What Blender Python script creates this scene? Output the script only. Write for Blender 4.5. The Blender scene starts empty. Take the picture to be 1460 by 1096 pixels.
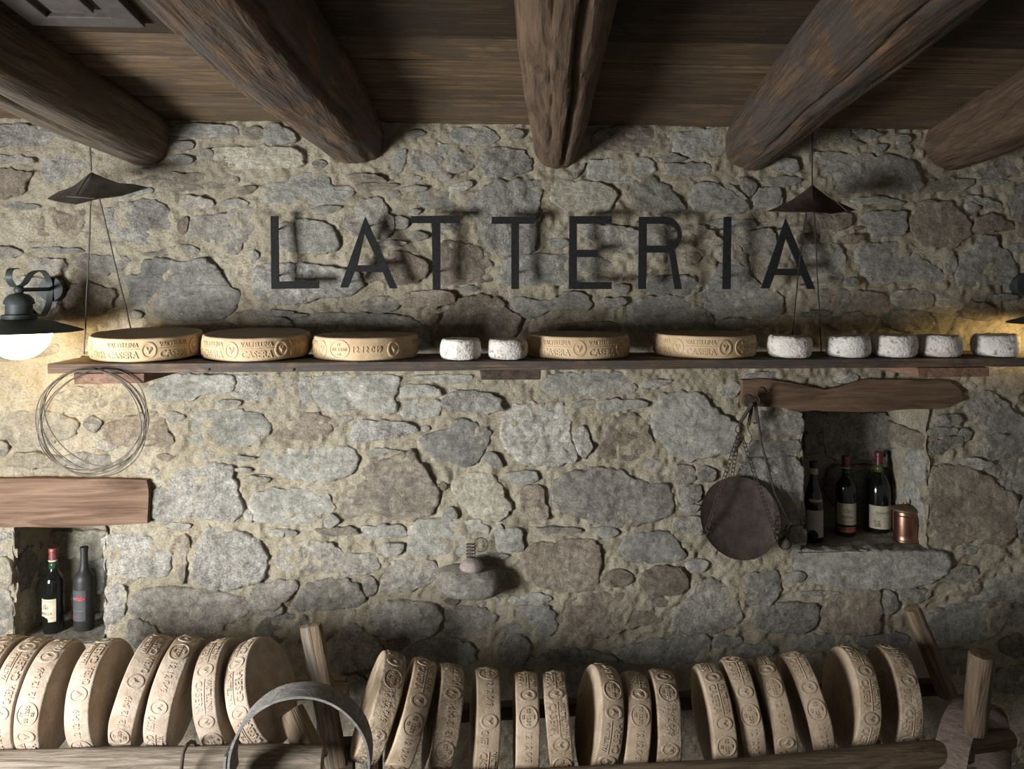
import bpy, bmesh, math, random
import numpy as np
from mathutils import Vector, Matrix, noise
random.seed(7)
rad = math.radians
C = bpy.context.scene.collection
SC = bpy.context.scene

# ------------------------------------------------------------ camera, light
F, PPX, PPY, TH = 1150.0, 730.0, 400.0, rad(3.63)
CAM = Vector((0, -3.2, 2.0))
RT = Vector((math.cos(TH), -math.sin(TH), 0)); FW = Vector((math.sin(TH), math.cos(TH), 0))
cd = bpy.data.cameras.new('camera'); cam = bpy.data.objects.new('camera', cd); C.objects.link(cam)
cd.sensor_width = 36; cd.lens = 36 * F / 1460; cd.shift_y = -(548 - PPY) / 1460; cd.clip_start = 0.05
cam.location = CAM; cam.rotation_euler = (rad(90), 0, -TH); SC.camera = cam

W = bpy.data.worlds.new('world'); SC.world = W; W.use_nodes = True
W.node_tree.nodes['Background'].inputs[0].default_value = (1.0, 0.95, 0.86, 1)
W.node_tree.nodes['Background'].inputs[1].default_value = 0.165

def area(name, loc, target, sx, sy, power, col):
    l = bpy.data.lights.new(name, 'AREA'); l.shape = 'RECTANGLE'; l.size = sx; l.size_y = sy
    l.energy = power; l.color = col
    o = bpy.data.objects.new(name, l); C.objects.link(o); o.location = loc
    o.rotation_euler = (Vector(target) - Vector(loc)).to_track_quat('-Z', 'Y').to_euler()
    return o
WIN = (-2.72, -2.4, 1.2)                              # window in the left wall
wd = area('window_daylight', (-2.66, -2.4, 1.2), (-2.66 + .60, -2.4 + .80, 1.2 - .08), 0.95, 1.0, 130, (0.97, 0.985, 1.0))
wd.data.spread = rad(125)                                # deep reveal: the sky light falls inwards and down
SC.view_settings.view_transform = 'Standard'; SC.view_settings.look = 'None'
SC.view_settings.gamma = 1; SC.view_settings.exposure = 0.0
SC.view_settings.use_curve_mapping = False

# ------------------------------------------------------------ helpers
def P(px, py, y):
    """the point of the plane at depth y that the photograph shows at this spot"""
    d = RT * ((px - PPX) / F) + FW + Vector((0, 0, -(py - PPY) / F))
    return CAM + d * ((y - CAM.y) / d.y)

class MB:
    def __init__(s): s.v = []; s.f = []; s.n = 0
    def add(s, vs, fs):
        b = len(s.v); s.v += [tuple(v) for v in vs]; s.f += [tuple(i + b for i in f) for f in fs]; return s
    def box(s, c, d, rot=None, jit=0):
        cx, cy, cz = c; hx, hy, hz = d[0] / 2, d[1] / 2, d[2] / 2
        vs = [Vector((x * hx, y * hy, z * hz)) for x in (-1, 1) for y in (-1, 1) for z in (-1, 1)]
        if rot is not None: vs = [rot @ v for v in vs]
        vs = [v + Vector(c) + Vector([random.uniform(-jit, jit) for _ in '123']) for v in vs]
        return s.add(vs, [(0, 1, 3, 2), (4, 6, 7, 5), (0, 4, 5, 1), (2, 3, 7, 6), (0, 2, 6, 4), (1, 5, 7, 3)])
    def tube(s, pts, r, seg=8, cap=True, closed=False):
        pts = [Vector(p) for p in pts]; n = len(pts); vs = []; fs = []
        rs = r if isinstance(r, (list, tuple)) else [r] * n
        up = None
        for i, p in enumerate(pts):
            a = pts[i - 1] if (i or closed) else p; b = pts[(i + 1) % n] if (i < n - 1 or closed) else p
            t = (b - a).normalized()
            if up is None:
                up = Vector((0, 0, 1)) if abs(t.z) < .9 else Vector((1, 0, 0))
            u = (up - t * up.dot(t)).normalized(); w = t.cross(u); up = u
            for k in range(seg):
                q = 2 * math.pi * k / seg
                vs.append(p + (u * math.cos(q) + w * math.sin(q)) * rs[i])
        m = n if closed else n - 1
        for i in range(m):
            for k in range(seg):
                j = (i + 1) % n; k2 = (k + 1) % seg
                fs.append((i * seg + k, i * seg + k2, j * seg + k2, j * seg + k))
        if cap and not closed:
            fs.append(tuple(range(seg))[::-1]); fs.append(tuple((n - 1) * seg + k for k in range(seg)))
        return s.add(vs, fs)
    def lathe(s, prof, c=(0, 0, 0), seg=32, wob=0, seed=0, rot=None):
        vs = []; fs = []; n = len(prof); cc = Vector(c)
        for i, (r, z) in enumerate(prof):
            for k in range(seg):
                q = 2 * math.pi * k / seg
                rr = r
                if wob: rr += wob * noise.fractal(Vector((math.cos(q) * 2 + seed, math.sin(q) * 2, z * 12)), 1, 2, 3)
                v = Vector((rr * math.sin(q), -rr * math.cos(q), z))
                if rot is not None: v = rot @ v
                vs.append(v + cc)
        for i in range(n - 1):
            for k in range(seg):
                k2 = (k + 1) % seg
                fs.append((i * seg + k, i * seg + k2, (i + 1) * seg + k2, (i + 1) * seg + k))
        if prof[0][0] > 1e-6: fs.append(tuple(range(seg))[::-1])
        if prof[-1][0] > 1e-6: fs.append(tuple((n - 1) * seg + k for k in range(seg)))
        return s.add(vs, fs)
    def build(s, name, mat, parent=None, origin=None, smooth=False, autos=None, bevel=0):
        me = bpy.data.meshes.new(name)
        o = bpy.data.objects.new(name, me); C.objects.link(o)
        org = Vector(origin) if origin is not None else (parent['_o'] if parent is not None and False else Vector((0, 0, 0)))
        me.from_pydata([tuple(Vector(v) - org) for v in s.v], [], s.f); me.update()
        bm = bmesh.new(); bm.from_mesh(me); bmesh.ops.remove_doubles(bm, verts=bm.verts, dist=1e-6)
        bmesh.ops.recalc_face_normals(bm, faces=bm.faces); bm.to_mesh(me); bm.free()
        if smooth: me.shade_smooth()
        if autos: me.shade_smooth(); me.set_sharp_from_angle(angle=rad(autos))
        if bevel:
            m = o.modifiers.new('bevel', 'BEVEL'); m.width = bevel; m.segments = 2; m.limit_method = 'ANGLE'
        me.materials.append(M[mat] if isinstance(mat, str) else mat)
        if parent is not None:
            o.parent = parent; o.location = org - WORLD.get(parent.name, Vector((0, 0, 0)))
        else:
            o.location = org
        WORLD[o.name] = org
        return o
WORLD = {}
def tag(o, label, cat, group=None):
    o['label'] = label; o['category'] = cat
    if group: o['group'] = group
    return o
def empty(name, loc, label=None, cat=None, group=None):
    o = bpy.data.objects.new(name, None); C.objects.link(o); o.location = loc; o.empty_display_size = .05
    WORLD[o.name] = Vector(loc)
    if label: tag(o, label, cat, group)
    return o
def sub(parent): return WORLD[parent.name]

# ------------------------------------------------------------ materials
M = {}
def newmat(name):
    m = bpy.data.materials.new(name); m.use_nodes = True; nt = m.node_tree
    b = nt.nodes['Principled BSDF']; M[name] = m
    return m, nt, b
def N(nt, t, **kw):
    n = nt.nodes.new(t)
    for k, v in kw.items():
        if k in n.inputs: n.inputs[k].default_value = v
        else: setattr(n, k, v)
    return n
def ramp(nt, stops):
    r = nt.nodes.new('ShaderNodeValToRGB'); e = r.color_ramp.elements
    while len(e) < len(stops): e.new(.5)
    for el, (p, c) in zip(e, stops): el.position = p; el.color = (*c, 1)
    return r
def mixc(nt, fac, a, b, mode='MIX'):
    m = nt.nodes.new('ShaderNodeMix'); m.data_type = 'RGBA'; m.blend_type = mode
    for sock, v in ((m.inputs[0], fac), (m.inputs[6], a), (m.inputs[7], b)):
        if isinstance(v, (int, float)): sock.default_value = v
        elif isinstance(v, tuple): sock.default_value = (*v, 1)
        else: nt.links.new(v, sock)
    return m.outputs[2]
def coords(nt, scale=(1, 1, 1), rnd=True, kind='Object', turn=False):
    tc = nt.nodes.new('ShaderNodeTexCoord'); mp = nt.nodes.new('ShaderNodeMapping')
    mp.inputs['Scale'].default_value = scale
    nt.links.new(tc.outputs[kind], mp.inputs['Vector'])
    if rnd:
        oi = nt.nodes.new('ShaderNodeObjectInfo'); mu = nt.nodes.new('ShaderNodeMath'); mu.operation = 'MULTIPLY'
        mu.inputs[1].default_value = 37.0
        nt.links.new(oi.outputs['Random'], mu.inputs[0]); nt.links.new(mu.outputs[0], mp.inputs['Location'])
        if turn:
            m2 = nt.nodes.new('ShaderNodeCombineXYZ'); nt.links.new(mu.outputs[0], m2.inputs['Y']); nt.links.new(m2.outputs[0], mp.inputs['Rotation'])
    return mp.outputs[0]
def noi(nt, vec, scale, detail=4, rough=.6, dist=0):
    n = N(nt, 'ShaderNodeTexNoise', Scale=scale, Detail=detail, Roughness=rough, Distortion=dist)
    nt.links.new(vec, n.inputs['Vector']); return n.outputs['Fac']
def bump(nt, b, h, strength, dist, prev=None):
    n = N(nt, 'ShaderNodeBump', Strength=strength, Distance=dist)
    nt.links.new(h, n.inputs['Height'])
    if prev is not None: nt.links.new(prev.outputs[0], n.inputs['Normal'])
    nt.links.new(n.outputs[0], b.inputs['Normal']); return n
def vary(nt, col, lo, hi, hue=.0):
    oi = nt.nodes.new('ShaderNodeObjectInfo'); mr = N(nt, 'ShaderNodeMapRange')
    mr.inputs['To Min'].default_value = lo; mr.inputs['To Max'].default_value = hi
    nt.links.new(oi.outputs['Random'], mr.inputs['Value'])
    hs = nt.nodes.new('ShaderNodeHueSaturation'); nt.links.new(mr.outputs[0], hs.inputs['Value'])
    nt.links.new(col, hs.inputs['Color']); return hs.outputs[0]

def stone_mat(name, c1, c2, c3, strata=0, speck=.5, bs=.6):
    m, nt, b = newmat(name)
    v = coords(nt, (1, 1, 1))
    big = noi(nt, v, 9, 5, .62, .6)
    r = ramp(nt, [(.32, c1), (.52, c2), (.70, c3)]); nt.links.new(big, r.inputs[0])
    md = noi(nt, v, 42, 6, .72, .4)
    rmd = ramp(nt, [(.32, (.52, .52, .53)), (.5, (1, 1, 1)), (.68, (1.5, 1.48, 1.43))]); nt.links.new(md, rmd.inputs[0])
    rcol = mixc(nt, .85, r.outputs[0], rmd.outputs[0], 'MULTIPLY')
    sp = noi(nt, v, 210, 3, .7)
    rs = ramp(nt, [(.36, (.55, .55, .55)), (.5, (1, 1, 1)), (.66, (1.5, 1.5, 1.5))]); nt.links.new(sp, rs.inputs[0])
    col = mixc(nt, speck, rcol, rs.outputs[0], 'MULTIPLY')
    if strata:
        v2 = coords(nt, (2, 2, 8), True, 'Object', True); st = noi(nt, v2, 4.5, 5, .6, 1.0)
        rr = ramp(nt, [(.35, (.68, .66, .62)), (.52, (1, 1, 1)), (.7, (1.18, 1.16, 1.12))]); nt.links.new(st, rr.inputs[0])
        col = mixc(nt, strata, col, rr.outputs[0], 'MULTIPLY')
    rt_ = ramp(nt, [(.58, (0, 0, 0)), (.70, (.5, .5, .5))]); nt.links.new(noi(nt, v, 14, 5, .7, .8), rt_.inputs[0])
    col = mixc(nt, rt_.outputs[0], col, (.34, .265, .175))
    # smears of mortar on the stone
    mo = noi(nt, v, 24, 6, .72); rm = ramp(nt, [(.60, (0, 0, 0)), (.72, (1, 1, 1))]); nt.links.new(mo, rm.inputs[0])
    ml = nt.nodes.new('ShaderNodeMath'); ml.operation = 'MULTIPLY'; ml.inputs[1].default_value = .45
    nt.links.new(rm.outputs[0], ml.inputs[0])
    col = mixc(nt, ml.outputs[0], col, (.44, .38, .27))
    nt.links.new(vary(nt, col, .82, 1.18), b.inputs['Base Color'])
    b.inputs['Roughness'].default_value = .92; b.inputs['Specular IOR Level'].default_value = .2
    b1 = bump(nt, b, noi(nt, v, 30, 8, .74, .6), min(1, bs * 1.5), .06)
    if strata: b1 = bump(nt, b, st, .5, .030, b1)
    bump(nt, b, noi(nt, v, 150, 4, .7), bs, .012, b1)
stone_mat('stone_grey', (0.301, 0.280, 0.235), (0.421, 0.392, 0.332), (0.537, 0.497, 0.422))
stone_mat('stone_blue', (0.269, 0.262, 0.226), (0.381, 0.367, 0.317), (0.486, 0.460, 0.396), .35, .3, .45)
stone_mat('stone_dark', (0.207, 0.202, 0.179), (0.289, 0.281, 0.248), (0.376, 0.361, 0.315), .3, .3, .45)
stone_mat('stone_brown', (0.267, 0.216, 0.161), (0.354, 0.296, 0.227), (0.436, 0.370, 0.288))
stone_mat('stone_slate', (0.236, 0.214, 0.183), (0.358, 0.310, 0.242), (0.444, 0.386, 0.300), .8, .25, .5)
stone_mat('stone_granite', (0.364, 0.342, 0.297), (0.489, 0.464, 0.408), (0.628, 0.592, 0.524), 0, .75, .9)
stone_mat('stone_light', (0.480, 0.451, 0.390), (0.600, 0.569, 0.497), (0.719, 0.680, 0.604), .6, .4, .9)
stone_mat('stone_tan', (.34, .30, .225), (.43, .385, .30), (.50, .46, .38), 0, .4)
stone_mat('stone_olive', (0.302, 0.280, 0.216), (0.390, 0.366, 0.286), (0.466, 0.440, 0.356), .2, .3, .4)
SM = dict(g='stone_grey', b='stone_blue', d='stone_dark', r='stone_brown', s='stone_slate', w='stone_granite',
          l='stone_light', t='stone_tan', o='stone_olive')
def mortar_mat():
    m, nt, b = newmat('mortar'); v = coords(nt, (1, 1, 1), False)
    r = ramp(nt, [(.3, (.46, .395, .275)), (.5, (.60, .525, .385)), (.72, (.70, .63, .485))])
    nt.links.new(noi(nt, v, 7, 6, .65), r.inputs[0])
    rs = ramp(nt, [(.33, (.52, .5, .46)), (.47, (1, 1, 1)), (.7, (1.25, 1.25, 1.25))]); nt.links.new(noi(nt, v, 130, 4, .75), rs.inputs[0])
    col = mixc(nt, .7, r.outputs[0], rs.outputs[0], 'MULTIPLY')
    nt.links.new(col, b.inputs['Base Color']); b.inputs['Roughness'].default_value = .97; b.inputs['Specular IOR Level'].default_value = .1
    b1 = bump(nt, b, noi(nt, v, 45, 6, .72), 1.0, .045)
    bump(nt, b, noi(nt, v, 105, 5, .75), 1.0, .028, b1)
mortar_mat()
def wood_mat(name, c1, c2, c3, grain=(2.2, 26, 26), bs=.5, rough=.8, stain=None, lo=.85, hi=1.12):
    m, nt, b = newmat(name); v = coords(nt, grain)
    g = noi(nt, v, 1.6, 6, .62, 1.1)
    r = ramp(nt, [(.30, c1), (.5, c2), (.72, c3)]); nt.links.new(g, r.inputs[0]); col = r.outputs[0]
    fine = noi(nt, coords(nt, (grain[0] * 1.5, grain[1] * 5, grain[2] * 5)), 1.6, 3, .6)
    rf = ramp(nt, [(.35, (.62, .6, .58)), (.55, (1.06, 1.06, 1.06))]); nt.links.new(fine, rf.inputs[0])
    col = mixc(nt, .6, col, rf.outputs[0], 'MULTIPLY')
    v3 = coords(nt, (1, 1.6, 1.6))
    if stain:
        rr = ramp(nt, [(.42, (0, 0, 0)), (.58, (1, 1, 1))]); nt.links.new(noi(nt, v3, 5.5, 5, .65, .8), rr.inputs[0])
        col = mixc(nt, rr.outputs[0], col, stain)
        col = mixc(nt, .5, col, rf.outputs[0], 'MULTIPLY')
    nt.links.new(vary(nt, col, lo, hi), b.inputs['Base Color']); b.inputs['Roughness'].default_value = rough
    b.inputs['Specular IOR Level'].default_value = .25
    b1 = bump(nt, b, g, bs, .012); bump(nt, b, fine, bs * .6, .004, b1)
wood_mat('wood_beam', (.06, .04, .026), (.12, .08, .052), (.19, .128, .082), (2.0, 16, 16), .8)
wood_mat('wood_beam_stained', (.06, .04, .027), (.13, .083, .052), (.24, .145, .08), (2.0, 15, 15), .8, .8, (.095, .078, .066))
wood_mat('wood_beam_grey', (.075, .055, .038), (.145, .108, .076), (.22, .172, .125), (1.6, 15, 15), .7, .85, (.12, .098, .075), .95, 1.1)
wood_mat('wood_plank', (.06, .038, .02), (.125, .082, .045), (.20, .138, .08), (1.1, 20, 20), .6, .85, (.085, .062, .042), .5, 1.35)
wood_mat('wood_shelf', (.055, .036, .025), (.125, .083, .055), (.21, .145, .095), (1.5, 22, 30), .5, .75, (.065, .055, .048))
wood_mat('wood_block', (.14, .075, .048), (.225, .13, .088), (.30, .185, .13), (20, 3, 26), .4)
wood_mat('wood_block_dark', (.03, .022, .018), (.065, .045, .035), (.10, .07, .055), (20, 3, 26), .4)
wood_mat('wood_lintel', (0.064, 0.035, 0.021), (0.157, 0.095, 0.061), (0.257, 0.167, 0.113), (1.2, 9, 15), .8)
wood_mat('wood_lintel_dark', (.07, .042, .025), (.13, .082, .05), (.21, .135, .08), (1.6, 10, 12), .6)
wood_mat('wood_grey', (0.068, 0.052, 0.036), (0.174, 0.142, 0.104), (0.290, 0.247, 0.198), (2.2, 26, 26), .9, .85)
wood_mat('wood_brown', (.075, .05, .03), (.15, .105, .066), (.235, .17, .115), (2.2, 22, 22), .9)
wood_mat('wood_dark', (.025, .017, .012), (.055, .038, .026), (.09, .062, .042), (2.2, 22, 22), .6)
wood_mat('wood_hoop', (.10, .095, .088), (.17, .162, .15), (.25, .238, .22), (3, 12, 40), .5)
wood_mat('wood_hoop_brown', (.085, .06, .046), (.135, .10, .08), (.19, .145, .118), (3, 12, 40), .5)
wood_mat('wood_end', (.12, .082, .045), (.21, .15, .085), (.29, .21, .125), (12, 12, 12), .5)

def cheese_mat(name, c1, c2, c3, spots=None, bs=.25, fine=260):
    m, nt, b = newmat(name); v = coords(nt, (1, 1, 1))
    r = ramp(nt, [(.3, c1), (.5, c2), (.7, c3)]); nt.links.new(noi(nt, v, 13, 5, .62, .4), r.inputs[0]); col = r.outputs[0]
    if spots:
        rs = ramp(nt, [(.54, (0, 0, 0)), (.64, (1, 1, 1))]); nt.links.new(noi(nt, v, spots[0], 5, .72, .3), rs.inputs[0])
        ml = nt.nodes.new('ShaderNodeMath'); ml.operation = 'MULTIPLY'; ml.inputs[1].default_value = spots[2]
        nt.links.new(rs.outputs[0], ml.inputs[0]); col = mixc(nt, ml.outputs[0], col, spots[1])
    nt.links.new(vary(nt, col, .9, 1.1), b.inputs['Base Color'])
    b.inputs['Roughness'].default_value = .62; b.inputs['Specular IOR Level'].default_value = .3
    b.inputs['Subsurface Weight'].default_value = .0
    b1 = bump(nt, b, noi(nt, v, 30, 4, .6), bs, .008); bump(nt, b, noi(nt, v, fine, 3, .6), bs, .0025, b1)
cheese_mat('rind_yellow', (0.420, 0.290, 0.155), (0.504, 0.365, 0.214), (0.563, 0.428, 0.273), (60, (.42, .27, .14), .35))
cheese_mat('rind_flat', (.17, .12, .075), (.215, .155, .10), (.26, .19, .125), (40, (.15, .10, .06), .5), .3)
cheese_mat('rind_pale', (0.277, 0.206, 0.143), (0.348, 0.277, 0.209), (0.404, 0.344, 0.281), (50, (.31, .19, .105), .7), .5)
cheese_mat('rind_tan', (0.297, 0.219, 0.142), (0.378, 0.292, 0.202), (0.456, 0.365, 0.267), (70, (.25, .15, .08), .45), .35)
cheese_mat('rind_aged', (0.239, 0.171, 0.108), (0.338, 0.257, 0.176), (0.459, 0.378, 0.288), (95, (.16, .10, .055), .8), .9, 190)
cheese_mat('rind_white', (0.540, 0.486, 0.414), (0.666, 0.630, 0.576), (0.738, 0.720, 0.684), (52, (.27, .19, .12), .95), .9, 120)

def plain(name, col, rough=.6, metal=0, var=.0, bs=0, scale=30, spec=.5):
    m, nt, b = newmat(name); v = coords(nt, (1, 1, 1))
    c2 = tuple(max(0, c * (1 - var)) for c in col); c3 = tuple(c * (1 + var) for c in col)
    r = ramp(nt, [(.3, c2), (.7, c3)]); nt.links.new(noi(nt, v, scale, 4, .65), r.inputs[0])
    nt.links.new(r.outputs[0], b.inputs['Base Color']); b.inputs['Roughness'].default_value = rough
    b.inputs['Metallic'].default_value = metal; b.inputs['Specular IOR Level'].default_value = spec
    if bs: bump(nt, b, noi(nt, v, scale * 3, 4, .6), bs, .004)
    return b
plain('letter_iron', (.016, .017, .016), .9, 0, .35, .6, 90, .15)
plain('lamp_paint', (.032, .038, .037), .55, .1, .15, .05, 60, .35)
plain('guard_steel', (.10, .092, .078), .5, .5, .45, .2, 14)
plain('guard_rust', (.075, .05, .036), .75, .2, .4, .4, 25)
plain('wire_dark', (.03, .026, .022), .6, .5, .2)
plain('coil_wire', (.085, .07, .055), .5, .6, .3)
plain('iron_rust', (.06, .04, .03), .8, .3, .4, .4, 60)
plain('pan_metal', (.062, .047, .037), .7, .25, .4, .25, 22)
plain('weight_iron', (.07, .066, .05), .8, .1, .3, .5, 60)
plain('glass_dark', (.006, .007, .006), .12, 0, .3, 0, 20, .6)
plain('glass_dusty', (.022, .021, .019), .5, 0, .25, .1, 30, .35)
plain('glass_green', (.02, .05, .022), .15, 0, .3, 0, 20, .6)
plain('glass_olive', (.06, .07, .02), .15, 0, .3, 0, 20, .6)
plain('foil_red', (.18, .045, .04), .4, .2, .4, .2, 90)
plain('foil_wine', (.11, .022, .025), .4, .2, .2, .1, 60)
plain('foil_black', (.014, .014, .014), .35, 0, .3, .1, 60)
plain('label_paper', (.47, .41, .30), .85, 0, .16, .1, 40)
plain('label_grey', (.42, .39, .32), .85, 0, .14, .1, 40)
plain('label_dark', (.05, .05, .052), .7, 0, .2)
plain('print_brown', (.20, .13, .085), .8, 0, .2)
plain('print_red', (.26, .075, .055), .8, 0, .2)
plain('print_bright_red', (.36, .03, .035), .7, 0, .2)
plain('print_grey', (.17, .17, .15), .8, 0, .3)
plain('print_pale', (.2, .2, .2), .8, 0, .3)
plain('copper', (.26, .14, .098), .33, .95, .2, .06, 24)
plain('brass', (.55, .38, .13), .3, .95, .15)
plain('tin_lid', (.15, .105, .06), .6, .6, .2, .1)
plain('clay', (.24, .20, .175), .85, 0, .3, .7, 60)
plain('plaster', (.42, .38, .31), .95, 0, .15, .4, 12)
plain('floor_stone', (.16, .15, .135), .85, 0, .25, .3, 8)
plain('frame_paint', (.12, .10, .085), .7, 0, .2, .2)
plain('hatch_paint', (.075, .064, .056), .7, 0, .3, .3, 20)
def emit(name, col, st):
    m, nt, b = newmat(name); v = coords(nt, (1, 1, 1)); r = ramp(nt, [(0, col), (1, col)])
    nt.links.new(noi(nt, v, 3), r.inputs[0]); nt.links.new(r.outputs[0], b.inputs['Emission Color'])
    b.inputs['Base Color'].default_value = (.9, .87, .8, 1); b.inputs['Emission Strength'].default_value = st
emit('globe_glow', (1.0, .72, .32), 21)

# ------------------------------------------------------------ room shell
XL, XR = -2.75, 3.1
ZC = 2.625; SL = .0957                                   # ceiling height at the wall; it climbs towards the viewer
def ceil_z(y): return ZC + SL * (-y)
fl = MB().box((.2, -2.4, -.05), (6.4, 6.0, .1)).build('floor', 'floor_stone'); fl['kind'] = 'structure'

# numpy value noise
def vnoise(x, y, seed):
    xi = np.floor(x).astype(np.int64); yi = np.floor(y).astype(np.int64); fx = x - xi; fy = y - yi
    fx = fx * fx * (3 - 2 * fx); fy = fy * fy * (3 - 2 * fy)
    def h(a, b):
        n = (a * 374761393 + b * 668265263 + seed * 974634777) & 0x7fffffff
        n = ((n ^ (n >> 13)) * 1274126177) & 0x7fffffff
        return ((n ^ (n >> 16)) & 0xffff) / 65535.0
    return (h(xi, yi) * (1 - fx) + h(xi + 1, yi) * fx) * (1 - fy) + (h(xi, yi + 1) * (1 - fx) + h(xi + 1, yi + 1) * fx) * fy
def fbm(x, y, seed, octs):
    t = 0
    for k, (s, a) in enumerate(octs): t = t + a * (vnoise(x / s, y / s, seed + k) * 2 - 1)
    return t
MO = [(.16, .005), (.06, .006), (.03, .0065), (.017, .0065)]

# niches: x0, x1, z0, z1, depth on the wall
def wx(px, py): return P(px, py, 0).x
def wz(px, py): return P(px, py, 0).z
NL = (wx(20, 830), wx(151, 830), P(76, 900, .10).z, wz(100, 735), .30)
NR = (wx(1143, 680), wx(1322, 680), P(1205, 762, .20).z, wz(1230, 570), .315)
def wall_back():
    st = .0088
    xs = np.arange(XL, XR + st, st); zs = np.arange(-.02, ZC + .1, st)
    X, Z = np.meshgrid(xs, zs); Y = -fbm(X, Z, 3, MO)
    nx, nz = len(xs), len(zs)
    idx = np.arange(nx * nz).reshape(nz, nx)
    q = np.stack([idx[:-1, :-1], idx[:-1, 1:], idx[1:, 1:], idx[1:, :-1]], -1).reshape(-1, 4)
    cx = (X[:-1, :-1] + st / 2).ravel(); cz = (Z[:-1, :-1] + st / 2).ravel()
    keep = np.ones(len(q), bool)
    wob = fbm(cx, cz, 40, [(.05, .012)])
    for (a, b, c, d, _) in (NL, NR):
        keep &= ~((cx > a + wob) & (cx < b + wob) & (cz > c + wob * .3) & (cz < d))
    q = q[keep]
    me = bpy.data.meshes.new('wall_back'); o = bpy.data.objects.new('wall_back', me); C.objects.link(o)
    me.vertices.add(nx * nz); me.vertices.foreach_set('co', np.stack([X, Y, Z], -1).astype(np.float32).ravel())
    me.loops.add(len(q) * 4); me.loops.foreach_set('vertex_index', q.astype(np.int32).ravel())
    me.polygons.add(len(q)); me.polygons.foreach_set('loop_start', np.arange(0, len(q) * 4, 4, dtype=np.int32))
    me.update(); me.validate()
    bm = bmesh.new(); bm.from_mesh(me)
    bmesh.ops.delete(bm, geom=[v for v in bm.verts if not v.link_faces], context='VERTS'); bm.to_mesh(me); bm.free()
    me.shade_smooth(); me.materials.append(M['mortar']); o['kind'] = 'structure'
    return o
WB = wall_back(); WORLD[WB.name] = Vector((0, 0, 0))

def niche(nm, d, mats):
    x0, x1, z0, z1, dep = d
    def sheet(o, u, v, nu, nv, n, amp, seed, mat, name):
        o, u, v, n = map(Vector, (o, u, v, n)); m = MB(); vs = []; fs = []
        for j in range(nv + 1):
            for i in range(nu + 1):
                p = o + u * (i / nu) + v * (j / nv)
                vs.append(p + n * (amp * noise.fractal(p * 14 + Vector((seed, 0, 0)), 1, 2, 4)))
        for j in range(nv):
            for i in range(nu):
                a = j * (nu + 1) + i; fs.append((a, a + 1, a + nu + 2, a + nu + 1))
        m.add(vs, fs); return m.build(name, mat, WB, smooth=True)
    e = .02; f = -.005
    sheet((x0 - e, dep, z0 - e), (x1 - x0 + 2 * e, 0, 0), (0, 0, z1 - z0 + 2 * e), 30, 30, (0, -1, 0), .012, 1, mats[0], 'niche_back')
    sheet((x0, f, z0 - e), (0, dep + e, 0), (0, 0, z1 - z0 + e), 24, 30, (1, 0, 0), .014, 5, mats[1], 'niche_side')
    sheet((x1, f, z0 - e), (0, dep + e, 0), (0, 0, z1 - z0 + e), 24, 30, (-1, 0, 0), .014, 9, mats[2], 'niche_side')
    sheet((x0 - e, f + .01, z1), (x1 - x0 + 2 * e, 0, 0), (0, dep, 0), 20, 14, (0, 0, -1), .004, 13, mats[3], 'niche_head')
    sheet((x0 - e, f - .012, z0), (x1 - x0 + 2 * e, 0, 0), (0, dep + e, 0), 40, 24, (0, 0, 1), .0035, 17, mats[4], 'niche_sill')
niche('left', NL, ('mortar', 'mortar', 'stone_grey', 'stone_dark', 'stone_grey'))
niche('right', NR, ('mortar', 'stone_grey', 'mortar', 'stone_dark', 'stone_olive'))

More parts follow.
